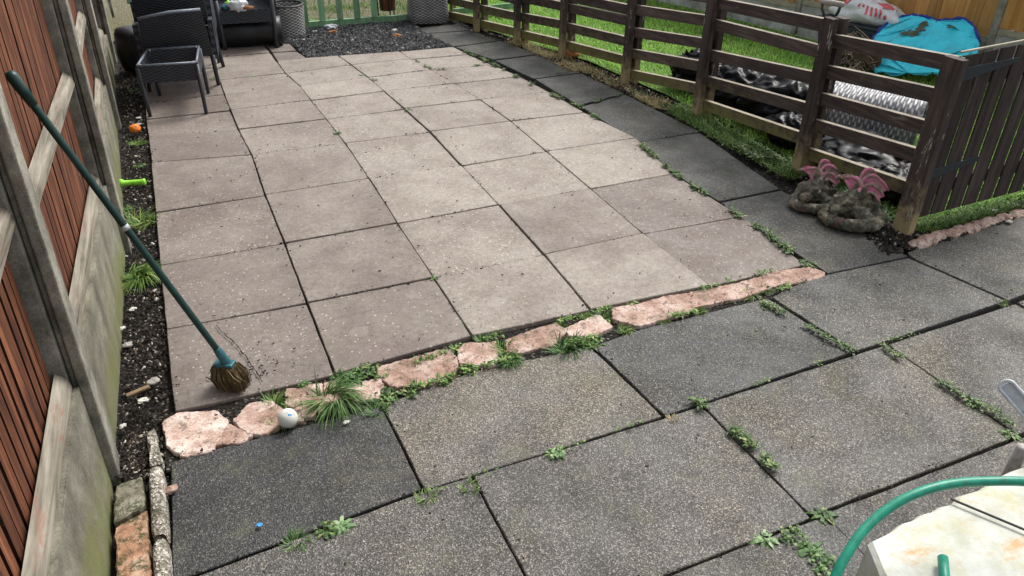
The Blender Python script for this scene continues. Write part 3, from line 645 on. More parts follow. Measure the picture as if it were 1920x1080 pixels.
# edging stones at the gate foot
KP = [(1718, 452), (1765, 437), (1810, 424), (1860, 409), (1925, 392)]
m = MB(); pts = [G(*p, .02) for p in KP]; pp = []
for a, b in zip(pts, pts[1:]): pp += [a+(b-a)*(k/5) for k in range(5)]
for k, p in enumerate(pp[:-1]):
    if k % 2 == 0: m.ball(p+(pp[k+1]-p)*.9+V(0, rnd(-.006, .006), -.03), (.075, .04+rnd(-.006, .006), .034+rnd(-.006, .004)), 8, .35, k)
tag(m.build('gate_edging', M['salmon'], loc=tuple(pts[0])), 'low worn stone edging half buried in grass before the gate', 'edging')

# ================================================================== BACK FENCE
A = V(6.14, 4.14, 0); D = V(.227, -.974, 0).normalized(); NB = V(D.y, -D.x, 0)   # NB points to the garden side (-x)
if NB.x > 0: NB = -NB
bf = thing('board_fence', A, 'tan upright board fence on pale concrete gravel boards beyond the lawn', 'fence')
for s0, s1, zt in ((-6, -2.9, .22), (-2.85, .30, .245), (.36, 2.2, .30), (2.26, 4.6, .385)):
    m = MB(); p, q = A+D*s0, A+D*s1
    m.hexa([p, q, q-NB*.05, p-NB*.05], [p+V(0, 0, zt), q+V(0, 0, zt), q-NB*.05+V(0, 0, zt), p-NB*.05+V(0, 0, zt)]); m.build('gravel_board', M['whitec'], bf)
    m = MB(); m.hexa([p+NB*.012+V(0, 0, zt+.002), q+NB*.012+V(0, 0, zt+.002), q-NB*.05+V(0, 0, zt+.002), p-NB*.05+V(0, 0, zt+.002)], [p+NB*.012+V(0, 0, zt+.05), q+NB*.012+V(0, 0, zt+.05), q-NB*.05+V(0, 0, zt+.05), p-NB*.05+V(0, 0, zt+.05)]); m.build('base_rail', M['palewood'], bf)
    k = int((s1-s0)/.11); m = MB()
    for j in range(k):
        a = A+D*(s0+(s1-s0)*j/k); b = A+D*(s0+(s1-s0)*(j+.93)/k); o0 = -NB*.02; f0, f1 = NB*.0, NB*.012*-1
        m.hexa([a, b+f1, b-NB*.03, a-NB*.03], [a+V(0, 0, 1.5), b+f1+V(0, 0, 1.5), b-NB*.03+V(0, 0, 1.5), a-NB*.03+V(0, 0, 1.5)], random.random())
        for q_ in range(8): m.v[-8+q_].z += (zt+.054) if q_ < 4 else 0
    m.build('board_panel', M['tanwood'], bf)
for s in (-2.875, .33, 2.23):
    p = A+D*s; m = MB(); m.hexa([p+NB*.03-D*.028, p+NB*.03+D*.028, p-NB*.05+D*.028, p-NB*.05-D*.028], [x+V(0, 0, 1.6) for x in (p+NB*.03-D*.028, p+NB*.03+D*.028, p-NB*.05+D*.028, p-NB*.05-D*.028)])
    m.build('concrete_post', M['post_c'], bf, bevel=.004)

# ================================================================== GREEN PICKET FENCE
pf = thing('picket_fence', (1.8, 5.85, 0), 'green painted picket fence behind the mulch bed', 'fence')
fa, fb = G(400, 66), G(745, 40); dd = (fb-fa).normalized()
def fpt(px, py): return VP(px, py, fa, fb)
m = MB(); m.beam(fa+V(0, 0, .03)-dd*.7, fb+V(0, 0, .03)+dd*.4, .035, .07, side=V(0, 1, 0)); m.build('bottom_rail', M['greenwood'], pf, bevel=.003)
m = MB(); m.beam(fa+V(0, 0, .37)-dd*.7, fb+V(0, 0, .37)+dd*.4, .035, .06, side=V(0, 1, 0)); m.build('top_rail', M['greenwood'], pf, bevel=.003)
for k, px in enumerate([280, 320, 358, 394, 432, 470, 506, 540, 573, 605, 638, 670, 702, 735]):
    b = VP(px, 62-(px-400)*.075, fa, fb); b.z = .0; w_ = .062 if px != 394 else .075; f = V(0, -.028, 0); h = .62
    if px > 712: continue
    m = MB(); m.beam(b+f+V(0, 0, .066), b+f+V(0, 0, h), .018, w_, side=V(0, 1, 0), col=random.random()); m.build('picket', M['greenwood'], pf, bevel=.002)
# green trellis piece by the rail fence end
tf = thing('green_trellis', G(905, 20), 'low green wooden trellis lying beyond the far end of the rail fence', 'trellis')
m = MB(); a, b = G(850, 22, .06), G(985, 8, .10)
m.beam(a, b, .03, .06); m.build('slat', M['greenwood'], tf)
m = MB(); a, b = G(865, 12, .04), G(950, 28, .04); m.beam(a, b, .03, .05); m.build('slat', M['greenwood'], tf)

# ================================================================== BROOM
bb = G(437, 725); top = HX(28, 150, -.2)
br = thing('broom', (bb.x, bb.y, 0), 'long handled broom with dark green handle leaning on the slatted fence', 'broom')
hp = V(bb.x-.012, bb.y+.012, .135); d = (top-hp).normalized()
m = MB(); npt = 12; m.tube([hp+(top-hp)*(k/npt) for k in range(npt+1)], .0125, 14); m.build('handle', M['broomg'], br, smooth=True)
L = (top-hp).length
m = MB(); m.tube([top-d*.085, top-d*.03, top+d*.012, top+d*.028], [.0145, .0175, .019, .012], 14); m.build('hanging_cap', M['broomg'], br, smooth=True)
m = MB(); m.tube([hp+d*(L*.52), hp+d*(L*.52+.018)], .0137, 14); m.build('handle_ring', M['greymetal'], br, smooth=True)
m = MB(); m.tube([hp-d*.03, hp+d*.02, hp+d*.05], [.018, .0175, .0142], 14)
side = V(.86, -.5, 0)
m.beam(hp-side*.038+V(0, 0, -.028), hp+side*.038+V(0, 0, -.028), .044, .016, side=V(.5, .86, 0)); m.build('socket', M['teal'], br, smooth=False, bevel=.004)
m = MB(); tdir = V(.5, .86, 0)
for _ in range(900):
    u, v = rnd(-1, 1), rnd(-1, 1); a = hp+side*(u*.046)+tdir*(v*.026)+V(0, 0, -.034)
    e = V(bb.x, bb.y, 0)+side*(u*.056+rnd(-.008, .008))+tdir*(v*.036+rnd(-.006, .006))+V(.004, -.004, rnd(.001, .02))
    if random.random() < .06: e = a+(e-a)*rnd(.3, .7)+side*rnd(-.05, .05)+tdir*rnd(-.03, .03)
    mid = (a+e)/2+side*u*.012+tdir*v*.012; r = .0016; o1 = side*r; 
    m.add([a-o1, a+o1, mid-o1, mid+o1, e-o1*.6, e+o1*.6], [(0, 1, 3, 2), (2, 3, 5, 4)], random.random())
    o1 = tdir*r; m.add([a-o1, a+o1, mid-o1, mid+o1, e-o1*.6, e+o1*.6], [(0, 1, 3, 2), (2, 3, 5, 4)], random.random())
m.ball(V(bb.x, bb.y, .065)+V(-.004, .004, 0), (.04, .032, .055), 8, col=.1)
m.build('bristles', M['bristle'], br)

# ================================================================== SMALL ITEMS
def ball_obj(c, r, name, mt, label, cat, jit=.02):
    m = MB(); m.ball(c, r, 20, jit, 3); return tag(m.build(name, mt, loc=(c.x, c.y, 0), smooth=True), label, cat)
c = G(543, 801); r = .036; cc = V(c.x, c.y+.014, r-.004)
bo = thing('ball', (cc.x, cc.y, 0), 'grubby white rubber ball with a blue mark on the path edge', 'ball')
MB().ball(cc, r, 22).build('shell', M['ball'], bo, smooth=True)
vd = (CAM-cc).normalized(); sx = vd.cross(V(0, 0, 1)).normalized()*-1; sy = sx.cross(vd)*-1
if sy.z < 0: sy = -sy
def bmk(u, v):
    a, b = .02+.58*u, .22+.26*v+.16*u; d_ = (vd+RT*a+UP*b).normalized(); return cc+d_*(r*1.012)
MB().sheet(bmk, 8, 5).build('blue_mark', M['bluemark'], bo, smooth=True)
oc = G(255, 250); ball_obj(V(oc.x, oc.y+.02, .028), (.037, .035, .030), 'foam_ball', M['orange'], 'scuffed orange foam ball on the soil strip near the wicker stool', 'ball', .12)
a, b = G(224, 344, .005), G(273, 341, .005)
m = MB(); m.tube([a+(b-a)*t+V(0, 0, 0) for t in (0, .02, .12, .2, .5, .8, .93, .98, 1)], [.02, .026, .025, .017, .0165, .017, .021, .021, .016], 16)
tag(m.build('bottle', M['lime'], loc=tuple(a), smooth=True), 'lime green plastic bottle toy lying on the soil strip', 'toy')
for (px, py, s, nm, mt, lb, ct) in ((286, 711, .021, 'pebble', 'pebble', 'smooth round grey pebble with dark holes near the broom head', 'pebble'), (237, 642, .019, 'pebble', 'pebble', 'dull oval pebble on the soil strip beside the gravel board', 'pebble'),
                                    (247, 574, .014, 'stone_scrap', 'white', 'square white scrap on the soil strip below the grass tuft', 'scrap'), (228, 609, .012, 'stone_scrap', 'white', 'white chip against the gravel board above the oval pebble', 'scrap'),
                                    (266, 745, .016, 'stone_scrap', 'white', 'knobbly cream scrap below the pebble with holes', 'scrap'), (228, 792, .012, 'stone_scrap', 'white', 'thin white chip near the concrete post foot', 'scrap'),
                                    (259, 217, .016, 'paper_scrap', 'white', 'upper white paper scrap above the orange ball', 'scrap'), (258, 229, .019, 'paper_scrap', 'white', 'larger white paper scrap just above the orange ball', 'scrap'),
                                    (322, 921, .020, 'pebble', 'salmon', 'dull red pebble against the round topped kerb', 'pebble'), (486, 985, .009, 'paper_scrap', 'bluemark', 'small blue scrap on the dark wet slab', 'scrap'),
                                    (649, 793, .010, 'paper_scrap', 'white', 'white scrap on the dark slab below the drooping grass', 'scrap'), (622, 54, .055, 'plate_shard', 'sack', 'white broken plate on the mulch bed', 'shard'),
                                    (741, 58, .030, 'stone_scrap', 'white', 'white stone on the right of the mulch bed', 'stone'), (744, 69, .035, 'pot_shard', 'terra', 'orange clay shard below the white stone on the mulch', 'shard'), (624, 62, .035, 'pot_shard', 'terra', 'orange clay shard below the broken plate', 'shard'),
                                    (590, 60, .022, 'stone_scrap', 'white', 'small white stone by the round wicker planter', 'stone'), (570, 75, .016, 'stone_scrap', 'white', 'white pebble on mulch in front of the round wicker planter', 'stone'),
                                    (1865, 396, .016, 'paper_scrap', 'white', 'white scrap in the grass before the gate', 'scrap'), (1892, 417, .017, 'stone_scrap', 'white', 'white stone at the path edge before the gate', 'stone'), (1632, 433, .012, 'stone_scrap', 'white', 'white chip beside the front stone ornament', 'scrap')):
    p = G(px, py); m = MB(); sd_ = px*.13
    m.ball(V(p.x, p.y, s*.35-(.02 if px < 300 else 0)), (s*1.1, s*.85, s*.5 if 'scrap' not in nm else s*.3), 7, .75, sd_, nz=1.9)
    tag(m.build(nm, M[mt], loc=(p.x, p.y, 0), smooth=(nm == 'pebble')), lb, ct)
p = G(258, 727); m = MB(); m.beam(V(p.x-.045, p.y-.01, -.02), V(p.x+.04, p.y+.012, -.015), .02, .012); tag(m.build('wood_chip', M['woodchip'], loc=(p.x, p.y, 0), bevel=.003), 'pale splinter of wood beside the pebble with holes', 'wood chip')
p = G(1072, 103); m = MB(); m.ball(V(p.x, p.y, .02), (.075, .06, .06), 12, .25, 5); tag(m.build('clay_pot', M['terra'], loc=(p.x, p.y, 0), smooth=True), 'worn orange clay pot lying under the dark rail fence', 'pot')

# ---- wicker furniture -----------------------------------------------------
def wpanel(m, tl, tr, br_, bl, th=.02, nu=10, nv=8, arch=0):
    tl, tr, br_, bl = map(Vector, (tl, tr, br_, bl)); su, sv = (br_-bl).length, (tl-bl).length
    nrm = (br_-bl).cross(tl-bl).normalized()
    def f(off, u, v): return bl+(br_-bl)*u+((tl+(tr-tl)*u)-(bl+(br_-bl)*u))*v+nrm*off+V(0, 0, arch*math.sin(math.pi*u)*v)
    m.sheet(lambda u, v: f(th/2, u, v), nu, nv, su, sv); m.sheet(lambda u, v: f(-th/2, u, v), nu, nv, su, sv, True)
    m.sheet(lambda u, v: f(-th/2+th*v, u, 1), nu, 1, su, .01, True); m.sheet(lambda u, v: f(-th/2+th*v, u, 0), nu, 1, su, .01)
    m.sheet(lambda u, v: f(-th/2+th*v, 0, u), nv, 1, sv, .01); m.sheet(lambda u, v: f(-th/2+th*v, 1, u), nv, 1, sv, .01, True)
Z = .365
rim = [G(257, 125, Z), G(368, 118, Z), G(373, 88, Z), G(277, 94, Z)]; foot = [G(282, 219), G(387, 213), G(391, 176), G(300, 180)]
st = thing('wicker_stool', (rim[0]+rim[2])/2*1-V(0, 0, Z), 'black wicker footstool frame without its top on the patio', 'stool')
st.location.z = 0
m = MB()
for i in range(4):
    a, b = rim[i], rim[(i+1) % 4]; h = .12
    wpanel(m, a, b, b-V(0, 0, h), a-V(0, 0, h), .014, 8, 4)
m.build('apron', M['blackwick'], st)
m = MB()
for i in range(4): m.tube([rim[i]+V(0, 0, .004), rim[(i+1) % 4]+V(0, 0, .004)], .009, 8)
m.build('rim', M['rim'], st, smooth=True)
for i in range(4):
    a = rim[i]-V(0, 0, .01); f = foot[i]; m = MB(); m.tube([a, f+V(0, 0, .02), f], [.016, .013, .012], 10); m.build('leg', M['blackmetal'], st, smooth=True)
for i in range(4):
    ce = (rim[0]+rim[1]+rim[2]+rim[3])/4; p = rim[i]+(ce-rim[i])*.09; MB().ball(p+V(0, 0, .004), .008, 6).build('rubber_stud', M['white'], st, smooth=True)

def chair(loc_label, TLp, TRp, BRp, BLp, Yt, Yb, depth, feet, label, seatz):
    TL, TR = HY(*TLp, Yt), HY(*TRp, Yt); BR, BL = HY(*BRp, Yb), HY(*BLp, Yb)
    o = thing('wicker_chair', ((BL.x+BR.x)/2, Yb, 0), label, 'chair')
    m = MB(); wpanel(m, TL, TR, BR, BL, .03, 16, 12, .012); m.build('backrest', M['blackwick'], o)
    m = MB(); m.tube([TL+V(0, 0, .004), (TL+TR)/2+V(0, 0, .018), TR+V(0, 0, .004)], .013, 8); m.build('back_trim', M['rim'], o, smooth=True)
    sz = seatz; dx = V(.05, depth, 0)
    m = MB(); a, b = V(BL.x, Yb+.03, sz), V(BR.x, Yb+.03, sz)
    wpanel(m, a+dx, b+dx, b, a, .02, 10, 8); wpanel(m, b+dx, a+dx, a+dx-V(0, 0, .1), b+dx-V(0, 0, .1), .02, 8, 3); m.build('seat', M['blackwick'], o)
    for s_, e, t in ((-1, BL, TL), (1, BR, TR)):
        m = MB(); ab = V(e.x+s_*.02, Yb+.05, sz-.08); at = ab+V(0, 0, .30)
        wpanel(m, at+V(.05, depth, -.02), at, ab, ab+V(.05, depth, 0), .035, 8, 5) if s_ < 0 else wpanel(m, at, at+V(.05, depth, -.02), ab+V(.05, depth, 0), ab, .035, 8, 5)
        m.build('armrest', M['blackwick'], o)
    for f, tp in feet:
        m = MB(); m.tube([tp, f+V(0, 0, .02), f], [.018, .015, .014], 10); m.build('leg', M['blackmetal'], o, smooth=True)
    return o, TL, TR, BL, BR
f1 = G(410, 160)
BRw = HY(398, 104, 4.02); BLw = HY(272, 112, 4.02)
chair(None, (258, 37), (376, 19), (400, 102), (272, 112), 3.87, 4.02, .5, [(f1, BRw), (V(BLw.x-.02, 4.12, 0), BLw), (V(.66, 4.62, 0), V(.62, 4.5, .3)), (V(.10, 4.7, 0), V(.12, 4.5, .3))],
      'black wicker armchair turned away, nearest the footstool', .30)
m = MB()
chair(None, (236, -28), (372, -48), (392, 44), (264, 52), 4.03, 4.16, .45, [(V(.64, 4.78, 0), V(.60, 4.66, .4)), (V(.10, 4.84, 0), V(.1, 4.66, .4))],
      'black wicker armchair stacked behind the one by the footstool', .44)
# chair facing us
Zs = .345
q = [G(411, 23, Zs), G(507, 18, Zs)]; ft = [G(423, 94), G(520, 89), G(505, 78), G(440, 82)]
ch = thing('wicker_chair', (q[0].x*.5+q[1].x*.5, q[0].y+.2, 0), 'black wicker armchair facing the patio with gloves and toys on its seat', 'chair')
bk = V(.03, .48, 0)
m = MB(); wpanel(m, q[0]+bk, q[1]+bk, q[1], q[0], .02, 10, 10); wpanel(m, q[0], q[1], q[1]-V(0, 0, .105), q[0]-V(0, 0, .105), .02, 10, 4); m.build('seat', M['blackwick'], ch)
m = MB(); wpanel(m, q[0]+bk+V(0, .08, .5), q[1]+bk+V(0, .08, .5), q[1]+bk, q[0]+bk, .03, 12, 12, .02); m.build('backrest', M['blackwick'], ch)
for s_, c0 in ((-1, q[0]), (1, q[1])):
    a = c0+V(s_*.03, -.01, 0); m = MB()
    t_, u_ = a+V(0, 0, .26), a+bk+V(0, 0, .27)
    if s_ > 0: wpanel(m, u_, t_, a, a+bk, .05, 8, 6)
    else: wpanel(m, t_, u_, a+bk, a, .05, 8, 6)
    m.build('armrest', M['blackwick'], ch)
for f, tp in zip(ft, (q[0]+V(-.02, 0, .1), q[1]+V(.02, 0, .1), q[1]+bk*.7-V(0, 0, .02), q[0]+bk*.7-V(0, 0, .02))):
    m = MB(); m.tube([tp, f+V(0, 0, .02), f], [.024, .021, .019], 10); m.build('leg', M['blackmetal'], ch, smooth=True)
# things on its seat
def lump(px, py, z, r, mt, nm, lb, ct, sd_=1, jit=.6):
    p = G(px, py, z); m = MB(); m.ball(p+V(0, .03, r[2]*.7), r, 12, jit, sd_, nz=2.4); return tag(m.build(nm, M[mt], loc=(p.x, p.y, z), smooth=True), lb, ct)
lump(448, 19, Zs+.012, (.085, .06, .055), 'sack', 'gloves', 'pale patterned gardening gloves heaped on the chair seat', 'gloves', 2)
lump(424, 19, Zs+.012, (.04, .05, .028), 'teal', 'trowel', 'teal plastic toy trowel on the left of the chair seat', 'toy', 4, .3)
lump(430, 12, Zs+.012, (.035, .04, .026), 'lime', 'rag', 'yellow green rag beside the gloves on the chair', 'rag', 6)
p = G(466, 15, Zs+.03); m = MB(); m.tube([p+V(-.045, 0, 0), p+V(0, .01, .004), p+V(.045, 0, 0)], [.012, .016, .012], 10); tag(m.build('hand_trowel', M['terra'], loc=tuple(p), smooth=True), 'orange brown wooden tool handle on the right of the gloves', 'tool')
# black roll under that chair, barrel behind the other
a, b = G(392, 66, .13), G(530, 59, .13); a.y += .07; b.y += .07
m = MB(); m.tube([a+(b-a)*(k/10)+V(0, rnd(-.006, .006), rnd(-.008, .008)) for k in range(11)], [.13+rnd(-.01, .008) for _ in range(11)], 18); tag(m.build('plastic_roll', M['black'], loc=((a.x+b.x)/2, a.y, 0), smooth=True), 'grubby black plastic roll lying under the armchair', 'roll')
p = V(-.02, 4.82, 0); m = MB(); m.tube([p, p+V(0, 0, .05), p+V(0, 0, .16), p+V(0, 0, .30), p+V(0, 0, .34)], [.10, .125, .135, .12, .10], 20); tag(m.build('black_drum', M['black'], loc=tuple(p), smooth=True), 'dull black plastic drum between the left fence and the armchairs', 'drum')
# round wicker planter
c = G(549, 71)+V(.0, .16, 0); c.z = 0; rr = .165; H = .285
pl = thing('wicker_planter', tuple(c), 'round pale grey wicker planter beside the armchair', 'planter')
m = MB()
def cyl(u, v): a = 2*math.pi*u; k = rr*(.93+.09*v); return c+V(math.cos(a)*k, math.sin(a)*k, H*v)
m.sheet(cyl, 40, 8, 2*math.pi*rr, H); m.sheet(lambda u, v: c+(cyl(u, v)-c-V(0, 0, H*v))*.88+V(0, 0, H*v), 40, 8, 2*math.pi*rr, H, True); m.build('wall', M['greywick'], pl, smooth=True)
m = MB(); m.tube([cyl(k/40, 1)*1-(cyl(k/40, 1)-c-V(0, 0, H))*.06 for k in range(41)], .0125, 8, cap=False); m.build('rim', M['greywick'], pl, smooth=True)
m = MB(); m.add([c+V(math.cos(k*.157)*rr*.86, math.sin(k*.157)*rr*.86, H*.8) for k in range(40)], [tuple(range(40))]); m.build('soil_fill', M['soil'], pl)
# square wicker planter, wide at its foot
b0, b1 = G(775, 47), G(840, 44); xd = (b1-b0).normalized(); yd = V(-xd.y, xd.x, 0); wd = (b1-b0).length+.06; dp = .34
c = (b0+b1)/2+yd*dp/2
sp = thing('wicker_hamper', tuple(c), 'square grey wicker hamper tapering upward at the end of the path', 'hamper')
def sq(u, v):
    t = 2*math.pi*u; n = 6; cs, sn = math.cos(t), math.sin(t); rr_ = (abs(cs)**n+abs(sn)**n)**(-1/n)
    k = (1-.16*v)*(.90+.10*min(1, v*9)); return c+xd*(cs*rr_*wd/2*k)+yd*(sn*rr_*dp/2*k)+V(0, 0, .46*v)
m = MB(); m.sheet(sq, 64, 12, 2*(wd+dp), .46); m.add([sq(k/64, 1) for k in range(64)], [tuple(range(64))]); m.build('body', M['greywick2'], sp, smooth=True)
# fire basket on thin legs
p = G(728, 36); p.z = 0; lb = thing('fire_basket', tuple(p), 'brown slatted basket on thin dark legs before the green fence', 'basket')
m = MB()
for k in range(22):
    a = 2*math.pi*k/22; r0, r1 = .075, .10; a0 = p+V(math.cos(a)*r0, math.sin(a)*r0, .10); a1 = p+V(math.cos(a)*r1, math.sin(a)*r1, .45); m.beam(a0, a1, .022, .008, side=V(-math.sin(a), math.cos(a), 0), col=random.random())
m.tube([p+V(0, 0, .1), p+V(0, 0, .44)], [.066, .088], 16); m.build('slats', M['redslat'], lb)
for a in (.6, 2.7, 4.7):
    m = MB(); q_ = V(math.cos(a)*.10, math.sin(a)*.10, 0); m.tube([p+q_*1.35, p+q_, p+q_*1.15+V(0, 0, .46)], .007, 6); m.build('leg', M['blackmetal'], lb)

# ================================================================== LAWN-SIDE CLUTTER
def binbag(c, r, nm, lb, seed, knot=None):
    c = Vector(c); o = thing(nm, (c.x, c.y, 0), lb, 'bin bag', 'black bin bags behind the rail fence')
    bm = bmesh.new(); bmesh.ops.create_icosphere(bm, subdivisions=5, radius=1)
    kd = Vector(knot).normalized() if knot else V(.2, .1, 1).normalized()
    ku = kd.orthogonal().normalized(); kv = kd.cross(ku); rs = random.Random(seed)
    for v in bm.verts:
        d_ = v.co.normalized(); 
        n1 = mnoise.noise(d_*1.5+V(seed, 0, 0)); t = max(0, d_.dot(kd)); ang = math.atan2(d_.dot(kv), d_.dot(ku))
        w1 = mnoise.noise(d_*1.7+V(0, seed, 3)); fold = 1-2*abs((ang*(9 if seed % 2 else 7)/6.283+w1*1.3) % 1-.5)
        cz = 1-2*abs(mnoise.noise(d_*2.3+V(seed, seed*.3, 2))); cy = 1-2*abs(mnoise.noise(V(d_.x*3, d_.y*3, d_.z*8)+V(seed, 1, 4)))
        k = .88+.2*n1+.17*fold*(.35+.65*t)+.13*max(cz, -.3)+.09*max(cy, 0)
        v.co = V(d_.x*r[0]*k, d_.y*r[1]*k, max(d_.z*r[2]*k, -r[2]*.75))
    m = MB(); bm.verts.index_update(); m.add([c+V(v.co.x, v.co.y, v.co.z+r[2]*.74) for v in bm.verts], [[v.index for v in f.verts] for f in bm.faces]); bm.free()
    m.build('sack', M['bag'], o, smooth=True)
    if knot:
        t = c+V(kd.x*r[0]*.85, kd.y*r[1]*.85, r[2]*.74+kd.z*r[2]*.95); m = MB()
        for k in range(9):
            a = rnd(0, 6.28); dr = (kd+V(math.cos(a)*.8, math.sin(a)*.8, rnd(.1, .6))).normalized(); sdv = dr.cross(V(rnd(-1, 1), rnd(-1, 1), rnd(-1, 1))).normalized()
            L_ = rnd(.04, .085); w_ = rnd(.012, .03); m.sheet(lambda u, v: t-kd*.02+dr*(L_*v)+sdv*((u-.5)*w_*(.4+v))+V(0, 0, .012*math.sin(6*u+3*v)), 4, 3)
        m.ball(t-kd*.01, .018, 6, .4, seed); m.build('knot', M['bag'], o)
binbag((4.20, 2.62, 0), (.23, .22, .17), 'bin_bag', 'black bin bag with tied top furthest along the rail fence', 3, (-.5, .35, .75))
binbag((4.22, 2.12, 0), (.27, .27, .17), 'bin_bag', 'creased black bin bag between the second and third fence posts', 8, (.15, .45, .8))
binbag((4.22, 1.72, 0), (.25, .24, .19), 'bin_bag', 'bulging black bin bag with small knot beside the pale basket', 14, (.35, .3, .9))
binbag((4.05, 1.35, 0), (.16, .2, .11), 'bin_bag', 'flat black bin bag low against the second fence post', 21)
binbag((4.15, .78, 0), (.26, .33, .12), 'bin_bag', 'slack black bin bag lying under the pale wicker basket', 31)
binbag((4.05, .42, 0), (.16, .18, .10), 'bin_bag', 'slumped black bin bag nearest the gate post', 45)
# pale wicker basket on its side
wb = thing('wicker_basket', (4.6, 1.15, 0), 'pale grey wicker basket tipped on its side on the bin bags', 'basket')
ax0, ax1 = V(4.42, 1.52, .16), V(4.78, .95, .17); axd = (ax1-ax0).normalized(); s1 = axd.cross(V(0, 0, 1)).normalized(); s2 = V(0, 0, 1)
def wbk(u, v, k=1.):
    a = math.pi*(-.25+1.5*u)-.4; n = 3.2; cs, sn = math.cos(a), math.sin(a); rr_ = (abs(cs)**n+abs(sn)**n)**(-1/n); kk = (.30+.03*v-(.10*max(0, .15-v)/.15))*k
    return ax0+(ax1-ax0)*v+s1*(cs*rr_*kk*.85)+s2*(sn*rr_*kk*.62+.02)
m = MB(); m.sheet(lambda u, v: wbk(u, v), 50, 14, 1.4, .67); m.sheet(lambda u, v: wbk(u, v, .94), 50, 14, 1.4, .67, True); m.build('wall', M['whitewick'], wb, smooth=True)
m = MB(); m.add([wbk(k/40, .02, .97) for k in range(41)], [tuple(range(41))]); m.build('base', M['whitewick'], wb)
m = MB(); m.tube([wbk(k/50, 1., .97) for k in range(51)], .016, 8); m.build('rim', M['whitewick'], wb, smooth=True)
# cyan sheet: octagonal folded pool cover leaning on the clutter by the back fence
b0, b1 = V(5.80, 2.50, .02), V(6.08, 1.72, .02)
ex = (b1-b0).normalized(); lift = V(.62, .16, .50).normalized()
OUT = [(1622, 112), (1640, 140), (1700, 148), (1775, 150), (1818, 130), (1822, 95), (1806, 52), (1792, 42), (1760, 42), (1742, 46), (1712, 36), (1700, 30), (1688, 34), (1664, 40), (1645, 58), (1634, 76)]
nrm = ex.cross(lift).normalized()
def onp(x, y): d_ = ray(x, y); return CAM+d_*((b0-CAM).dot(nrm)/d_.dot(nrm))
OP = [onp(*p) for p in OUT]; loc2 = [((p-b0).dot(ex), (p-b0).dot(lift)) for p in OP]
bm = bmesh.new(); bm.faces.new([bm.verts.new((a, b, 0)) for a, b in loc2]); bmesh.ops.triangulate(bm, faces=bm.faces[:])
for _ in range(6): bmesh.ops.subdivide_edges(bm, edges=[e for e in bm.edges if e.calc_length() > .03], cuts=1)
bm.verts.index_update()
def wr(a, b): return .07*mnoise.noise(V(a*3, b*3, 1))+.05*(1-2*abs(mnoise.noise(V(a*5+b*3, b*7, 4))))+.03*abs(mnoise.noise(V(a*15, b*11, 2)))
pc = thing('folded_sheet', (b0+b1)/2-V(0, 0, .02), 'crumpled bright cyan nylon sheet with blue piping leaning by the back fence', 'sheet')
m = MB(); nf = nrm if nrm.dot(CAM-b0) > 0 else -nrm
vs = [b0+ex*v.co.x+lift*v.co.y+nf*wr(v.co.x, v.co.y) for v in bm.verts]; fs = [[v.index for v in f.verts] for f in bm.faces]
m.add(vs, fs); m.add([p-nf*.012 for p in vs], [f[::-1] for f in fs]); bm.free(); m.build('cover', M['cyan'], pc, smooth=True)
m = MB(); lp = []
for (a0, c0), (a1, c1) in zip(loc2, loc2[1:]+loc2[:1]):
    for k in range(6): a_, c_ = a0+(a1-a0)*k/6, c0+(c1-c0)*k/6; lp.append(b0+ex*a_+lift*c_+nf*(wr(a_, c_)-.004))
m.tube(lp[30:]+lp[:3], .013, 6); m.build('piping', M['navy'], pc, smooth=True)
for (px, py, s) in ((1682, 58, .05), (1690, 70, .06), (1705, 74, .05), (1716, 62, .06), (1724, 56, .05), (1770, 68, .03), (1733, 76, .025), (1712, 70, .045), (1642, 108, .04), (1698, 64, .03), (1745, 52, .02)):
    p = onp(px, py); a_, c_ = (p-b0).dot(ex), (p-b0).dot(lift); seg = 12; m = MB()
    ring = [(a_+math.cos(t)*s*rnd(.4, 1.), c_+math.sin(t)*s*rnd(.25, .7)) for t in [6.283*k/seg for k in range(seg)]]
    m.add([b0+ex*x_+lift*y_+nf*(wr(x_, y_)+.006) for x_, y_ in [(a_, c_)]+ring], [(0, k+1, (k+1) % seg+1) for k in range(seg)])
    m.build('mud_patch', M['mud'], pc)
# dark tub under the sack
tb = thing('plastic_tub', (6.22, 2.97, 0), 'dark grey plastic tub under the white sack by the back fence', 'tub')
def frp(c, hx_, hy_, z0, z1, k, d_):
    e = V(-d_.y, d_.x, 0); return [c+d_*(a*hx_*k)+e*(b*hy_*k)+V(0, 0, z) for z, k in ((z0, k), (z1, 1)) for a, b in ((-1, -1), (1, -1), (1, 1), (-1, 1))]
tc_ = V(6.22, 2.97, 0); q_ = frp(tc_, .36, .17, 0, .28, .9, D); m = MB(); m.hexa(q_[:4], q_[4:]); m.build('body', M['boxgrey'], tb, bevel=.02)
q_ = frp(tc_, .38, .19, .282, .31, 1, D); m = MB(); m.hexa(q_[:4], q_[4:]); m.build('rim', M['boxgrey'], tb, bevel=.006)
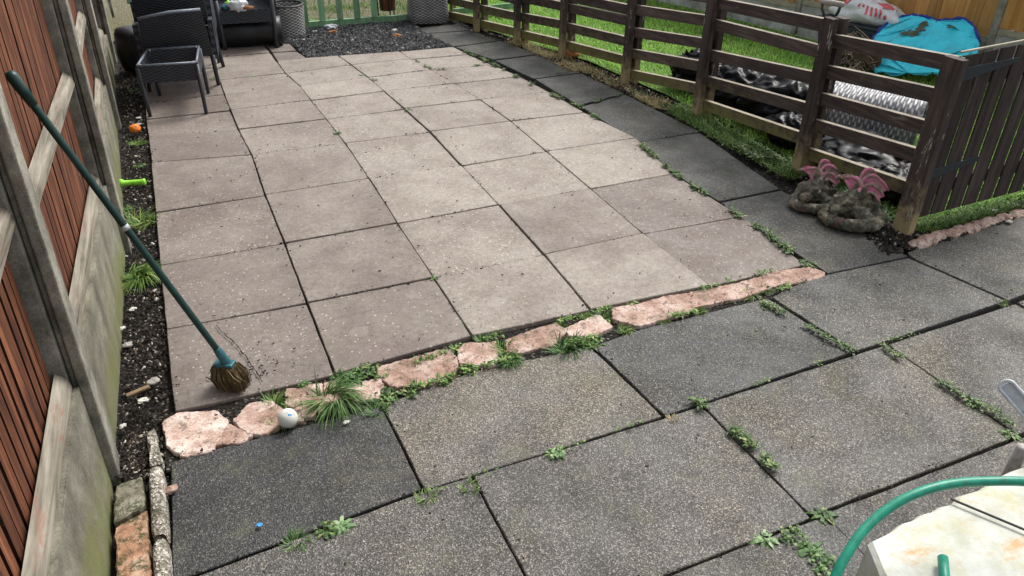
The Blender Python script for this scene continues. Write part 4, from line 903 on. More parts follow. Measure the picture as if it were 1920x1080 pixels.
# sack
sk = thing('compost_sack', (6.15, 2.9, .31), 'white plastic sack with red and teal print slumped on the dark tub', 'sack')
sc_ = V(6.21, 2.93, .42); e_ = V(-D.y, D.x, 0)
def skf(u, v, k=1.):
    t = math.pi*v; a = 2*math.pi*u; x = math.cos(a)*math.sin(t); y = math.sin(a)*math.sin(t); z = math.cos(t)
    n = 1+.22*mnoise.noise(V(x*2, y*2, z*2+7))-.12*abs(mnoise.noise(V(x*6, y*6, z*6)))
    return sc_+D*(x*.38*n*k)+e_*(y*.19*n*k)+V(0, 0, z*.125*n*k)+V(0, 0, -.06*abs(x))
MB().sheet(lambda u, v: skf(u, v), 40, 20).build('body', M['sack'], sk, smooth=True)
def patch(u0, u1, v0, v1, mt, nm): MB().sheet(lambda u, v: skf(u0+(u1-u0)*u, v0+(v1-v0)*v, 1.012), 16, 6).build(nm, M[mt], sk, smooth=True)
for k in range(7): patch(.74+.02*k, .75+.02*k, .30, .47, 'sackred', 'print_mark')
patch(.60, .69, .20, .34, 'sackred', 'print_band'); patch(.52, .72, .10, .17, 'sackteal', 'print_stripe')
patch(.86, .97, .14, .26, 'sackred', 'print_band')
# twigs pile with a young shoot
tw = thing('twig_pile', tuple(G(1600, 88, .20).xy)+(0,), 'tangled heap of dry twigs before the dark tub', 'twigs'); m = MB()
TW0 = G(1600, 88, .20)
for _ in range(170):
    c_ = TW0+V(rnd(-.14, .14), rnd(-.22, .22), rnd(-.17, .09)); a = rnd(0, 6.28); l = rnd(.08, .24); dv_ = V(math.cos(a), math.sin(a), rnd(-.5, .6)); mid = c_+V(rnd(-.03, .03), rnd(-.03, .03), rnd(-.01, .03))
    m.tube([c_-dv_*l/2, mid, c_+dv_*l/2], [.004, .0035, .002], 4, cap=False, col=random.random())
m.ball(TW0+V(.08, .02, -.08), (.12, .26, .14), 8, .4, 4, col=0); m.build('twigs', M['twig'], tw)
def leafq(m, base, d_, ln, wd_, col, droop=.3, up=V(0, 0, 1)):
    d_ = d_.normalized(); sd_ = d_.cross(up); 
    if sd_.length < .1: sd_ = V(1, 0, 0)
    sd_.normalize(); vs = []
    for k, wf in enumerate((.35, 1, .85, .05)):
        t = k/3; p = base+d_*(ln*t)-V(0, 0, droop*ln*t*t); vs += [p-sd_*wd_*wf/2, p+sd_*wd_*wf/2]
        vs[-1].z += .12*wd_*wf; vs[-2].z += .12*wd_*wf
    m.add(vs, [(0, 1, 3, 2), (2, 3, 5, 4), (4, 5, 7, 6)], col)
p = G(1637, 36, .30); m = MB(); m.tube([V(p.x+.03, p.y, 0), V(p.x+.02, p.y, .15), p], .005, 6, col=.3)
for k in range(26): a = k*2.4; leafq(m, p+V(0, 0, -.03+.003*k), V(math.cos(a), math.sin(a), rnd(.1, .8)), rnd(.06, .10), .026, random.random(), .35)
tag(m.build('young_shoot', M['paleleaf'], loc=(p.x, p.y, 0)), 'fresh pale green leafy shoot rising from the twig heap', 'plant')
# spade with D grip leaning behind the fence
sp_ = thing('garden_spade', (3.95, 1.12, 0), 'garden spade with grey D shaped grip standing behind the rail fence', 'spade')
g0, g1 = HX(1540, 2, 3.93), HX(1580, 9, 3.93); sh = HX(1556, 40, 3.93); mid = (g0+g1)/2
m = MB(); m.tube([g0+(g1-g0)*t for t in (-.05, 0, .5, 1, 1.05)], [.010, .016, .017, .016, .010], 10); m.build('grip', M['greygrip'], sp_, smooth=True)
for e, t in ((g0, .08), (g1, -.08)):
    m = MB(); m.tube([e+(g1-g0)*t, e*.75+mid*.25-V(0, 0, .045), sh-V(0, 0, .03)], .009, 8); m.build('yoke', M['blackmetal'], sp_, smooth=True)
m = MB(); m.tube([sh-V(0, 0, .02), V(3.97, 1.0, .18)], .014, 10); m.build('shaft', M['blackmetal'], sp_, smooth=True)
m = MB(); m.hexa([V(3.93, .98, .0), V(4.09, .90, .0), V(4.10, .91, .0), V(3.94, .99, .0)], [V(3.92, 1.05, .22), V(4.06, .97, .22), V(4.07, .98, .22), V(3.93, 1.06, .22)]); m.build('blade', M['greymetal'], sp_, bevel=.003)
for (a, b, lb) in (((1612, 90, .18), (1590, 132, .02), 'longer thin white cane slanting in the lawn grass'), ((1563, 48, .2), (1562, 66, .1), 'short white cane beside the spade grip'), ((1580, 113, .06), (1586, 128, .01), 'stub of white cane beside the longer cane')):
    m = MB(); p0, p1 = G(*a), G(*b); m.tube([p0, p1], .006, 6); tag(m.build('garden_cane', M['white'], loc=(p1.x, p1.y, 0)), lb, 'cane')

# ================================================================== STONE ORNAMENTS
ROUGH_TEX = bpy.data.textures.new('rough_cast', 'CLOUDS'); ROUGH_TEX.noise_scale = .022; ROUGH_TEX.noise_depth = 3
def ornament(c, sc, flip, lb, ang=0):
    u_ = V(.84*math.cos(ang)+.54*math.sin(ang), -.54*math.cos(ang)+.84*math.sin(ang), 0); w_ = V(-u_.y, u_.x, 0)
    def L(a, b, z): return Vector(c)+u_*(a*flip*sc)+w_*(b*sc)+V(0, 0, z*sc)
    o = thing('dragon_ornament', tuple(c), lb, 'ornament', 'stone dragon ornaments by the gate post')
    m = MB()
    def ell(p, r, jit=0, n=12): 
        s0 = len(m.v); m.ball(V(0, 0, 0), r, n, jit, p[0]*7)
        for k in range(s0, len(m.v)): q_ = m.v[k]; m.v[k] = L(p[0]+q_.x, p[1]+q_.y, p[2]+q_.z)
    ell((.03, .03, .075), (.145, .125, .085), .15); ell((.06, .06, .12), (.085, .08, .07))
    tail = [(.15, .02, .05), (.165, -.06, .045), (.12, -.13, .042), (.03, -.165, .04), (-.06, -.155, .037), (-.13, -.11, .034), (-.16, -.045, .034), (-.135, .01, .05), (-.09, .03, .075)]
    tp = []
    for i in range(len(tail)-1):
        for k in range(4): t = k/4; tp.append([tail[i][j]*(1-t)+tail[i+1][j]*t for j in range(3)])
    m.tube([L(*p) for p in tp], [sc*(.045-.016*i/len(tp)) for i in range(len(tp))], 10)
    m.tube([L(.06, .05, .14), L(.02, .0, .175), L(-.03, -.045, .145)], [.05*sc, .042*sc, .045*sc], 10)     # neck
    ell((-.04, -.055, .125), (.058, .050, .046)); ell((-.095, -.085, .10), (.048, .036, .028)); ell((-.128, -.10, .098), (.020, .026, .020))
    ell((-.045, -.10, .155), (.018, .014, .014)); ell((-.02, -.045, .175), (.018, .014, .012))
    m.tube([L(.01, -.03, .165), L(.035, -.015, .21), L(.055, -.005, .235)], [.02*sc, .012*sc, .003*sc], 8)   # horns
    m.tube([L(-.01, -.005, .17), L(.005, .03, .215), L(.02, .05, .24)], [.02*sc, .012*sc, .003*sc], 8)
    for k in range(7): a = .5+k*.38; ell((.05+.1*math.cos(a), .02-.11*math.sin(a)*.9, .155-.012*abs(k-3)), (.016, .012, .017), 0, 6)
    ell((-.07, -.02, .03), (.05, .035, .03)); ell((.06, -.10, .06), (.05, .04, .045))                     # paws
    b = m.build('body', M['moss'], o, smooth=True)
    rm = b.modifiers.new('fuse', 'REMESH'); rm.mode = 'VOXEL'; rm.voxel_size = .0065*sc; rm.use_smooth_shade = True
    dp_ = b.modifiers.new('rough', 'DISPLACE'); dp_.texture = ROUGH_TEX; dp_.strength = .022*sc; dp_.mid_level = .5; dp_.texture_coords = 'LOCAL'
    for eye in ((-.068, -.098, .143), (-.04, -.11, .14)):
        pass
    m = MB(); m.ball(L(-.066, -.1, .137), .009*sc, 8); m.build('eye', M['blackmetal'], o, smooth=True)
    # wings: ribbed fans with scalloped trailing edge
    RB = [((.03, .07, .20), (.045, .12, .34), (.12, .09, .27)), ((.03, .05, .20), (.075, .09, .345), (.195, .03, .195)), ((.035, .035, .185), (.09, .055, .27), (.170, .0, .165)), ((.04, .015, .165), (.10, .02, .21), (.145, -.025, .14))]
    def rib(k, t):
        a_, b_, c_ = (Vector(q) for q in RB[k]); return a_*(1-t)**2+b_*2*t*(1-t)+c_*t*t
    def wf(u, v):
        x = u*3; i = min(int(x), 2); f = x-i; t = v*(1-.07*math.sin(math.pi*f)); p = rib(i, t)*(1-f)+rib(i+1, t)*f
        return p-V(.0, -.012, .018)*math.sin(math.pi*f)
    m = MB(); m.sheet(lambda u, v: L(*wf(u, v)), 24, 10); m.sheet(lambda u, v: L(*(wf(u, v)+V(0, .012, -.006))), 24, 10, flip=True)
    for k in range(4): m.tube([L(*rib(k, t/6)) for t in range(7)], [sc*q for q in (.013, .012, .011, .010, .010, .008, .005)], 8)
    wg = m.build('wing', M['pinkp'], o, smooth=True); dp_ = wg.modifiers.new('rough', 'DISPLACE'); dp_.texture = ROUGH_TEX; dp_.strength = .014*sc; dp_.texture_coords = 'LOCAL'
    m = MB()
    def lf_(u, v, o_=0.):
        a_ = V(.025, .0, .155)*(1-v)**2+V(-.01, .05, .30)*2*v*(1-v)+V(-.075, .10, .235)*v*v; wdt_ = .030+.022*math.sin(math.pi*min(1, v*1.1)); q = (u-.5)*2
        return L(*(a_+V(.55*q*wdt_, -.55*q*wdt_, -.012*q*q+.3*q*wdt_+o_)))
    m.sheet(lambda u, v: lf_(u, v, .008), 8, 10); m.sheet(lambda u, v: lf_(u, v, -.008), 8, 10, flip=True)
    for u0 in (0, 1): m.tube([lf_(u0, t/8) for t in range(9)], .011*sc, 8)
    wg = m.build('wing', M['pinkp'], o, smooth=True); dp_ = wg.modifiers.new('rough', 'DISPLACE'); dp_.texture = ROUGH_TEX; dp_.strength = .014*sc; dp_.texture_coords = 'LOCAL'
    m = MB()
    m.tube([L(.055, .03, .185), L(.02, -.012, .205), L(-.012, -.05, .172)], [.016*sc, .014*sc, .008*sc], 8); m.build('crest', M['pinkp'], o, smooth=True)
ornament(V(3.565, .30, -.006), .93, 1, 'mossy stone dragon with pink wings, the larger one in front')
ornament(V(3.515, .535, -.006), .82, 1, 'mossy stone dragon with pink wings, half hidden behind the other', .25)

# ================================================================== FOREGROUND: white stone, hose, handle
Zs2 = .25
ps = [G(1622, 1016, Zs2), G(1650, 1002, Zs2), G(1780, 938, Zs2), G(1930, 866, Zs2)]
poly = ps+[V(2.9, -1.62, 0), V(2.9, -2.15, 0), V(1.72, -2.15, 0), V(1.655, -1.75, 0)]
wsb = slab(poly, Zs2, .29, 0, .006, .012, (0, 0), .04)
tag(wsb.build('stone_block', M['whitestone'], loc=(2.1, -1.8, 0)), 'stained white painted stone block in the lower right corner', 'stone block')
m = MB(); hp_ = [(1556, 1125, .30), (1570, 1075, .34), (1592, 1035, .37), (1625, 990, .40), (1670, 950, .43), (1720, 925, .45), (1780, 908, .46), (1850, 902, .46), (1930, 904, .46), (1990, 915, .45)]
cp = [G(*p) for p in hp_]; pts = []
for i in range(len(cp)-1):
    p0, p1, p2, p3 = cp[max(i-1, 0)], cp[i], cp[i+1], cp[min(i+2, len(cp)-1)]
    for k in range(6):
        t = k/6; pts.append(.5*((2*p1)+(p2-p0)*t+(2*p0-5*p1+4*p2-p3)*t*t+(3*p1-p0-3*p2+p3)*t*t*t))
pts.append(cp[-1]); pts = [p+V(.004*mnoise.noise(p*9), .004*mnoise.noise(p*9+V(4, 0, 0)), .004*mnoise.noise(p*8+V(0, 5, 0))) for p in pts]; m.tube(pts, [.0125+.0006*mnoise.noise(p*14) for p in pts], 14); tag(m.build('garden_hose', M['hose'], loc=tuple(cp[0]), smooth=True), 'green garden hose arching over the white stone block', 'hose')
a, b = G(1768, 1046, .275), G(1774, 1130, .275); m = MB(); m.tube([a, a+(b-a)*.3, b], .0135, 14); tag(m.build('hose_end', M['hose'], loc=tuple(a), smooth=True), 'cut end of green hose lying on the white stone block', 'hose')
a, b = G(1782, 935, .262), G(1990, 1022, .262); m = MB(); m.tube([a, b], .0035, 8); tag(m.build('metal_rod', M['rope'], loc=tuple(a)), 'thin dark rod lying across the white stone block', 'rod')
# grey trowel-like handle standing in at the right edge
h0, h1 = G(1880, 716, .42), G(1955, 800, .36); dv_ = (h1-h0).normalized(); sdv = dv_.cross(CAM-h0).normalized(); nv = sdv.cross(dv_)
mh = thing('garden_tool', (h1.x+.12, h1.y, 0), 'flat grey metal handle with a slot poking in at the right edge', 'tool')
m = MB(); W = .021; loop = [h0+dv_*(W-W*math.cos(t))+sdv*(W*math.sin(t)) for t in [math.pi*(-.5)+math.pi*k/10 for k in range(11)]]
loop = [h0+dv_*W+dv_*(-W*math.cos(t))+sdv*(W*math.sin(t)) for t in [-math.pi/2+math.pi*k/12 for k in range(13)]]
pth = [h1-sdv*W]+loop+[h1+sdv*W]
m.tube(pth, .006, 8); m.add([h0+dv_*.01-sdv*W-nv*.006, h0+dv_*.01+sdv*W-nv*.006, h1+sdv*W-nv*.006, h1-sdv*W-nv*.006], [(0, 1, 2, 3)])
m.build('slotted_grip', M['greymetal'], mh, smooth=True)
m = MB(); m.tube([h1, h1+V(.06, -.02, -.1), V(h1.x+.10, h1.y-.03, -.02)], .017, 10); m.build('shank', M['greymetal'], mh, smooth=True)
m = MB(); p = G(1918, 838, .22); m.tube([p, V(p.x, p.y, 0)], .02, 10); tag(m.build('support_peg', M['greygrip'], loc=(p.x, p.y, 0), smooth=True), 'short grey peg behind the white stone block at the right edge', 'peg')

# ================================================================== PLANTS
def blade(m, base, d_, ln, wd_, col, bend=.5, segs=3):
    h = V(d_.x, d_.y, 0); 
    if h.length < 1e-3: h = V(1, 0, 0)
    h.normalize(); sd_ = V(-h.y, h.x, 0); vs = []; lean = d_.xy.length
    for k in range(segs+1):
        t = k/segs; th_ = lean*1.0+bend*t; 
        if k == 0: p = Vector(base)
        else: p = p+(h*math.sin(min(th_, 2.6))+V(0, 0, math.cos(min(th_, 2.6))))*(ln/segs)
        ww = wd_*(1-t**2)*.5
        if k < segs: vs += [p-sd_*ww, p+sd_*ww]
        else: vs.append(Vector(p))
    for v in vs: v.z = max(v.z, -.02)
    fs = [(2*k, 2*k+1, 2*k+3, 2*k+2) for k in range(segs-1)]+[(2*segs-2, 2*segs-1, 2*segs)]
    m.add(vs, fs, col)
def tuft(m, c, n, ln, sp, bend=1.0, wd_=.004, dirn=None, lean=.7):
    for _ in range(n):
        a = rnd(0, 6.28); r_ = sp*rnd(0, 1)**.6; h = V(math.cos(a), math.sin(a), 0)
        if dirn: h = (h+Vector(dirn)*1.6).normalized()
        blade(m, V(c.x+math.cos(a+1)*r_*.95, c.y+math.sin(a+1)*r_*.7, c.z-.005), h*rnd(.05, lean), ln*rnd(.5, 1.1), wd_*rnd(.7, 1.2), random.random(), bend*rnd(.4, 1.3))
def leafy(m, c, n, ln, sp, wd_=.012):
    for _ in range(n):
        a = rnd(0, 6.28); r_ = sp*rnd(0, 1)**.5; p = V(c.x+math.cos(a)*r_, c.y+math.sin(a)*r_, c.z+rnd(0, .018)); b = rnd(0, 6.28)
        leafq(m, p, V(math.cos(b), math.sin(b), rnd(.0, .9)), ln*rnd(.5, 1.1), wd_*rnd(.6, 1.2), random.random(), .5)
def rosette(m, c, n, ln, wd_=.018):
    for k in range(n):
        a = k*2.4+rnd(-.3, .3); leafq(m, V(c.x, c.y, c.z+.004), V(math.cos(a), math.sin(a), rnd(.15, .6)), ln*rnd(.6, 1.1), wd_*rnd(.7, 1.2), random.random(), .55)
WEEDS = [  # x, y, kind, size (m), material, name, label
 (625, 752, 'droop', .15, 'dgrass', 'grass_tuft', 'large drooping tuft of long grass on the broken stones beside the white ball'),
 (520, 752, 'tuft', .075, 'grass', 'grass_tuft', 'upright yellow green tuft between broken stones left of the white ball'),
 (525, 792, 'tuft', .05, 'grass', 'grass_tuft', 'small sprawling tuft tucked against the left of the white ball'),
 (570, 718, 'rosette', .045, 'dgrass', 'weed_plant', 'dark spiky weed at the patio edge above the drooping grass'),
 (655, 708, 'leafy', .07, 'dgrass', 'weed_plant', 'dark leafy weed mat right of the drooping grass'),
 (690, 692, 'leafy', .06, 'leaf', 'weed_plant', 'leafy weed against the left end of the largest stone'),
 (720, 742, 'leafy', .07, 'leaf', 'weed_plant', 'broad leafy weed below the left end of the largest stone'),
 (705, 768, 'tuft', .06, 'dgrass', 'grass_tuft', 'tuft spreading over the corner of the tan slab'),
 (770, 734, 'leafy', .045, 'leaf', 'weed_plant', 'low leafy weed along the lower edge of the largest stone'),
 (880, 690, 'leafy', .05, 'grass', 'weed_plant', 'bright mossy weed under the cracked square stone'),
 (832, 712, 'leafy', .04, 'grass', 'weed_plant', 'mossy weed at the right lower corner of the largest stone'),
 (856, 655, 'tuft', .05, 'dgrass', 'grass_tuft', 'dark tuft between the largest stone and the cracked square stone'),
 (905, 634, 'tuft', .045, 'dgrass', 'grass_tuft', 'low tuft at the patio edge above the cracked square stone'),
 (948, 650, 'tuft', .07, 'grass', 'grass_tuft', 'bushy tuft right of the cracked square stone'),
 (958, 678, 'droop', .06, 'dgrass', 'grass_tuft', 'trailing tuft on the top edge of the tan slab'),
 (1052, 607, 'tuft', .04, 'grass', 'grass_tuft', 'small tuft at the patio edge midway along the stones'),
 (1060, 650, 'spread', .10, 'dgrass', 'grass_tuft', 'wide flat spreading tuft where the tan and grey slabs meet'),
 (1108, 642, 'leafy', .06, 'grass', 'weed_plant', 'bright weed right of the wide spreading tuft'),
 (1132, 592, 'tuft', .055, 'grass', 'grass_tuft', 'tuft between two pale stones in the middle of the edging'),
 (1096, 588, 'tuft', .045, 'grass', 'grass_tuft', 'low tuft along the patio edge left of the middle stones'),
 (1172, 616, 'tuft', .05, 'grass', 'grass_tuft', 'tuft below the long pale middle stone'),
 (1243, 598, 'tuft', .04, 'grass', 'grass_tuft', 'small flat tuft below the right end of the long pale stone'),
 (1178, 572, 'tuft', .03, 'grass', 'grass_tuft', 'tiny tuft above the long pale stone'),
 (1312, 582, 'tuft', .045, 'grass', 'grass_tuft', 'tuft below the reddish long stone'),
 (1405, 550, 'tuft', .055, 'grass', 'grass_tuft', 'tuft at the corner between two grey slabs below the reddish stone'),
 (1436, 541, 'tuft', .05, 'grass', 'grass_tuft', 'tuft against the right part of the reddish stone'),
 (1495, 524, 'tuft', .05, 'grass', 'grass_tuft', 'flat tuft beneath the last stone of the edging'),
 (1440, 572, 'leafy', .045, 'leaf', 'weed_plant', 'bright weed at the top of the joint between two grey slabs'),
 (1515, 494, 'leafy', .05, 'leaf', 'weed_plant', 'leafy weed at the right tip of the stone edging'),
 (1478, 465, 'leafy', .04, 'leaf', 'weed_plant', 'small weed beside the last pink slab on the path joint'),
 (880, 912, 'tuft', .045, 'grass', 'grass_tuft', 'bright tuft in the front joint below the tan slab'),
 (800, 928, 'tuft', .05, 'grass', 'grass_tuft', 'bright tuft at the corner of the wet dark slab and the tan slab'),
 (640, 985, 'rosette', .06, 'paleleaf', 'weed_plant', 'pale leaved weed in the front joint below the wet dark slab'),
 (615, 992, 'leafy', .04, 'leaf', 'weed_plant', 'small round leaved weed beside the pale leaved one'),
 (556, 1012, 'tuft', .055, 'dgrass', 'grass_tuft', 'dark tuft at the left end of the front joint'),
 (1043, 850, 'leafy', .035, 'paleleaf', 'weed_plant', 'small round weed in the joint under the middle of the tan slab'),
 (1262, 782, 'tuft', .03, 'straw', 'weed_plant', 'dry yellowish weed at the corner of the tan slab'),
 (1545, 965, 'rosette', .065, 'leaf', 'weed_plant', 'star shaped dandelion weed in the joint near the hose'),
 (1435, 1010, 'rosette', .06, 'paleleaf', 'weed_plant', 'pale blue green rosette at the end of a front joint'),
 (1488, 1005, 'leafy', .055, 'leaf', 'weed_plant', 'green weed clump right of the pale rosette'),
 (1522, 1030, 'rosette', .07, 'dgrass', 'weed_plant', 'dark dandelion weed left of the hose'),
 (1548, 1055, 'leafy', .06, 'dgrass', 'weed_plant', 'dark weed clump against the foot of the hose'),
 (1895, 812, 'rosette', .05, 'leaf', 'weed_plant', 'weed in the joint below the grey metal handle'),
 (1830, 757, 'leafy', .04, 'paleleaf', 'weed_plant', 'pale weed along the joint left of the grey metal handle'),
 (1880, 563, 'tuft', .035, 'grass', 'grass_tuft', 'small tuft at the far right joint crossing'),
 (265, 408, 'tuft', .13, 'grass', 'grass_tuft', 'grass tuft on the soil strip below the lime green bottle'),
 (252, 515, 'droop', .15, 'grass', 'grass_tuft', 'long drooping grass tuft on the soil strip behind the broom handle'),
 (258, 263, 'tuft', .07, 'grass', 'grass_tuft', 'short grass tuft under the orange ball'),
 (262, 305, 'leafy', .05, 'leaf', 'weed_plant', 'small leafy weed on the soil strip above the lime green bottle'),
 (236, 385, 'leafy', .05, 'leaf', 'weed_plant', 'leafy weed against the gravel board below the lime green bottle'),
 (285, 184, 'leafy', .07, 'leaf', 'weed_plant', 'leafy weed at the left legs of the footstool'),
 (250, 165, 'leafy', .06, 'leaf', 'weed_plant', 'leafy weed by the fence left of the footstool'),
 (428, 199, 'rosette', .06, 'paleleaf', 'weed_plant', 'bright rosette weed on the patio right of the footstool'),
 (421, 180, 'tuft', .035, 'leaf', 'weed_plant', 'small weed on the joint just above the bright rosette'),
 (470, 143, 'leafy', .045, 'paleleaf', 'weed_plant', 'pale flat weed on the cross joint behind the footstool'),
 (404, 148, 'leafy', .06, 'leaf', 'weed_plant', 'weed at the back foot of the nearest armchair'),
 (561, 166, 'rosette', .055, 'paleleaf', 'weed_plant', 'bright weed on the patio joint in front of the mulch bed'),
 (541, 146, 'tuft', .04, 'leaf', 'weed_plant', 'darker weed just behind the bright patio joint weed'),
 (818, 522, 'leafy', .03, 'leaf', 'weed_plant', 'small weed at a crossing in the middle of the patio'),
 (873, 606, 'tuft', .04, 'grass', 'grass_tuft', 'tuft on the patio joint above the cracked square stone'),
 (1098, 554, 'tuft', .035, 'grass', 'grass_tuft', 'small tuft on the patio joint above the middle stones'),
 (915, 233, 'tuft', .025, 'leaf', 'weed_plant', 'tiny weed on the raised patio joint near the path'),
 (680, 141, 'leafy', .04, 'leaf', 'weed_plant', 'tiny weed low on the far patio joint'), (700, 150, 'leafy', .04, 'leaf', 'weed_plant', 'tiny weed midway on the far patio joint'),
 (765, 207, 'leafy', .035, 'leaf', 'weed_plant', 'tiny weed at the near end of the far patio joint'), (632, 250, 'leafy', .03, 'leaf', 'weed_plant', 'tiny weed on the joint in the left middle of the patio'),
 (1050, 135, 'tuft', .05, 'dgrass', 'grass_tuft', 'dark tuft on the cross joint of the side path'),
 (715, 70, 'tuft', .06, 'grass', 'grass_tuft', 'thin pale tuft in the middle of the mulch bed'),
]
for (px, py, kd, s, mt, nm, lb) in WEEDS:
    p = G(px, py); m = MB(); p.z = -.012 if px > 300 else -.03
    if kd == 'tuft': tuft(m, p, int(55+750*s), s, s*.6, 1.5, .003+.009*s, None, .9)
    elif kd == 'droop': tuft(m, p+V(.0, .02, 0), 260, s*1.3, s*.4, 1.9, .005, (.1, -.55, 0), .8)
    elif kd == 'spread': tuft(m, p, 110, s*1.0, s*.5, .7, .005, None, 1.5); tuft(m, p+V(.07, .01, 0), 60, s*.6, s*.5, .7, .005, None, 1.4)
    elif kd == 'leafy':
        leafy(m, p, int(45+400*s), max(.022, s*.42), s*.8, max(.010, s*.16))
        for k in range(int(14+60*s)): blade(m, p+V(rnd(-s, s)*.5, rnd(-s, s)*.4, 0), V(rnd(-1, 1), rnd(-1, 1), 0)*.8, s*.7, .003, random.random(), .8)
    else: rosette(m, p, int(16+60*s), s, max(.011, s*.22)); leafy(m, p, 20, s*.4, s*.35, s*.12)
    tag(m.build(nm, M[mt], loc=(p.x, p.y, 0)), lb, 'grass tuft' if nm == 'grass_tuft' else 'weed', 'weeds growing in the paving joints and soil strip')
# lines of weeds nobody could count
def weedline(pts, dens, s, mt, lb, ker=.5):
    m = MB(); P = [G(*p) for p in pts]
    for a, b in zip(P, P[1:]):
        L_ = (b-a).length
        for _ in range(int(L_*dens*1.9)):
            t = random.random(); q_ = a+(b-a)*t
            if mnoise.noise(q_*9) < -.12+(1-ker)*.4: continue
            q_ = q_+V(rnd(-1, 1), rnd(-1, 1), 0)*s*.35; q_.z = -.004+rnd(0, .016); b_ = rnd(0, 6.28)
            if random.random() < .7: leafq(m, q_, V(math.cos(b_), math.sin(b_), rnd(.2, 1.2)), s*rnd(.25, 1.15), s*rnd(.2, .42), random.random(), .4)
            else: blade(m, q_, V(math.cos(b_), math.sin(b_), 0)*rnd(.2, 1), s*1.2, .003, random.random(), .7)
    tag(m.build('joint_weeds', M[mt]), lb, 'weeds', kind='stuff')
weedline([(870, 97), (905, 112), (945, 132), (985, 153), (1015, 170), (1085, 200), (1130, 228)], 340, .04, 'leaf', 'low weeds along the far joint between patio and side path', .6)
weedline([(1190, 262), (1255, 318), (1290, 346), (1340, 372), (1385, 405), (1440, 440), (1500, 490)], 420, .038, 'leaf', 'low weeds along the near joint between patio and side path', .75)
weedline([(1300, 752), (1320, 765), (1360, 796), (1400, 828), (1440, 868), (1482, 908)], 700, .034, 'leaf', 'weeds filling the joint between two front slabs toward the hose', .8)
weedline([(1655, 650), (1700, 680), (1745, 706), (1800, 740), (1870, 778), (1900, 800)], 420, .028, 'leaf', 'weeds filling the joint left of the grey metal handle', .8)
weedline([(1440, 572), (1500, 605), (1545, 632), (1600, 660)], 330, .028, 'leaf', 'weeds in the joint between two middle grey slabs', .7)
weedline([(700, 712), (760, 690), (850, 655), (950, 625), (1050, 605), (1150, 577), (1300, 546), (1450, 508)], 200, .028, 'grass', 'grass and moss along the upper edge of the broken stones', .55)
weedline([(710, 735), (800, 722), (900, 690), (1000, 662), (1150, 625), (1300, 585), (1450, 548), (1545, 515)], 300, .03, 'grass', 'grass and moss along the lower edge of the broken stones', .65)
weedline([(780, 115), (800, 127), (825, 131), (870, 126), (910, 122)], 260, .03, 'leaf', 'mossy weeds on the far right patio joints', .7)
weedline([(590, 189), (640, 181), (700, 174), (728, 170), (770, 206)], 60, .02, 'leaf', 'specks of moss on the middle patio joints', .6)
weedline([(1110, 192), (1150, 183), (1172, 175)], 300, .03, 'leaf', 'mossy weeds on the cross joint of the side path', .8)
weedline([(790, 930), (900, 890), (1050, 845), (1240, 780), (1310, 755), (1600, 660), (1720, 625)], 60, .022, 'grass', 'sparse moss along the front slab joint', .5)
# lawn and verges
def grassfield(P, n, l0, l1, wd_, mt, nm, lb, ct, z=-.006, bias=None, bend=.8, segs=2):
    m = MB()
    for _ in range(n):
        x, y = pickin(P)
        if bias and random.random() > bias(x, y): continue
        k = .5+.5*mnoise.noise(V(x*2.2, y*2.2, 0)); a = rnd(0, 6.28)
        blade(m, V(x, y, z), V(math.cos(a), math.sin(a), 0)*rnd(.1, .8), rnd(l0, l1)*(.7+.6*k), wd_*rnd(.7, 1.3), min(1, max(0, random.random()*.75+.35*(k-.5)+.12)), bend*rnd(.3, 1.3), segs)
    tag(m.build(nm, M[mt]), lb, ct, kind='stuff')
LV = [V(3.88, .1, 0), V(3.9, 2, 0), V(3.84, 3, 0), V(3.72, 3.95, 0), V(3.5, 4.5, 0), V(3.32, 5.2, 0), V(3.2, 6.3, 0), V(3.3, 7.8, 0), V(5.2, 7.8, 0), V(6.12, 4.1, 0), V(6.6, 1.9, 0), V(6.8, .1, 0)]
grassfield(LV, 52000, .035, .085, .0055, 'lawn', 'lawn_grass', 'bright green uncut lawn grass beyond the rail fence', 'grass')
VG = [V(3.62, .85, 0), V(3.62, 1.75, 0), V(3.63, 2.25, 0), V(3.8, 2.35, 0), V(3.86, 2, 0), V(3.88, .9, 0)]
grassfield(VG, 3600, .03, .09, .004, 'grass', 'verge_grass', 'dark verge grass growing under the near rails of the dark fence', 'grass', bend=1.2, bias=lambda x, y: .35+.65*(mnoise.noise(V(x*5, y*4, 2)) > -.15))
CV = [V(3.60, 1.2, 0), V(3.64, 1.45, 0), V(3.80, 1.45, 0), V(3.78, 1.1, 0)]
m = MB()
for _ in range(700): x, y = pickin(CV); b_ = rnd(0, 6.28); leafq(m, V(x, y, rnd(0, .03)), V(math.cos(b_), math.sin(b_), rnd(.1, .8)), .022, .016, random.random(), .4)
tag(m.build('clover_patch', M['leaf']), 'clover patch at the path edge under the dark rails', 'clover', kind='stuff')
SV = [V(3.62, 2.3, 0), V(3.58, 2.7, 0), V(3.55, 3.0, 0), V(3.42, 3.65, 0), V(3.38, 4.3, 0), V(3.3, 4.6, 0), V(3.42, 4.6, 0), V(3.6, 3.9, 0), V(3.7, 3, 0), V(3.78, 2.2, 0)]
grassfield(SV, 5200, .03, .085, .0035, 'straw', 'dead_grass', 'straw coloured dead grass along the fence foot', 'dead grass', bend=1.8, bias=lambda x, y: .15+.85*(mnoise.noise(V(x*5, y*3, 5)) > .0))
grassfield(SV, 900, .03, .07, .0035, 'grass', 'verge_weeds', 'sparse green weeds among the dead grass by the fence', 'weeds', bend=1.2, bias=lambda x, y: .2+.8*(mnoise.noise(V(x*5, y*3, 9)) > .1))
GV = [V(3.82, .0, 0), V(4.25, .01, 0), V(4.75, .03, 0), V(4.75, .16, 0), V(3.84, .16, 0)]
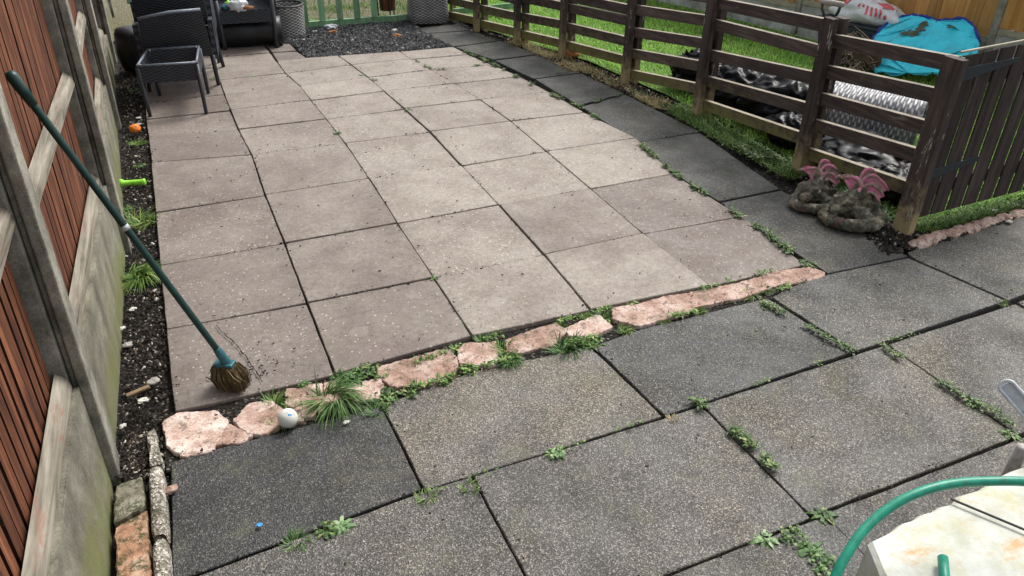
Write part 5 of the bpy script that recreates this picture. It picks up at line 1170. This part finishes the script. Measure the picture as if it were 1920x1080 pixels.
grassfield(GV, 2600, .03, .085, .0035, 'grass', 'gate_grass', 'tufty green grass along the foot of the gate', 'grass', bend=1.3, bias=lambda x, y: .2+.8*(mnoise.noise(V(x*6, y*6, 1)) > -.1))
grassfield([V(3.50, .55, 0), V(3.68, .7, 0), V(3.85, .7, 0), V(3.85, .2, 0), V(3.72, .2, 0)], 900, .04, .10, .0035, 'dgrass', 'fence_foot_grass', 'dark grass between the stone dragons and the rail fence', 'grass', bend=1.1)
grassfield([V(.2, 5.95, 0), V(3.1, 5.85, 0), V(3.15, 7.6, 0), V(0, 7.6, 0)], 13000, .03, .09, .006, 'grass', 'rough_grass', 'patchy rough grass beyond the green picket fence', 'grass', z=-.02, bias=lambda x, y: .1+.9*(mnoise.noise(V(x*2, y*2, 3)) > .0)*(y < 6.8)+.1)
m = MB()
for a, b in EDG:
    L_ = (b-a).length
    if L_ < .06 or a.x < -.04: continue
    for _ in range(int(L_*34)):
        q_ = a+(b-a)*random.random()
        if mnoise.noise(q_*4.3+V(9, 1, 0)) < .02: continue
        q_ = q_+V(random.gauss(0, .010), random.gauss(0, .010), 0); sz = rnd(.0012, .0038)*(1.7 if random.random() < .1 else 1)
        if q_.z > .2: continue
        m.ball(V(q_.x, q_.y, .004+rnd(-.002, .002)), (sz*1.3, sz, sz*.6), 3, col=random.random()*.86)
tag(m.build('joint_grit', M['chip']), 'dark grit and soil crumbs collected along the paving joints', 'grit', kind='stuff')
# small loose bits swept about on the paving
m = MB()
for _ in range(420):
    if random.random() < .1: x, y = .28+random.gauss(0, .07), .08+abs(random.gauss(0, .10))
    else: x, y = rnd(.02, 4.2), rnd(-1.4, 4.4)
    if x > 3 and y > -.1: continue
    a = rnd(0, 6.28); l = rnd(.002, .007)
    m.beam(V(x-math.cos(a)*l, y-math.sin(a)*l, .007), V(x+math.cos(a)*l, y+math.sin(a)*l, .008), rnd(.002, .005), .003, col=random.random()*.7)
tag(m.build('debris', M['chip']), 'scattered crumbs of soil and twig on the paving', 'debris', kind='stuff')
for o in list(bpy.data.objects):
    if '_o' in o: del o['_o']
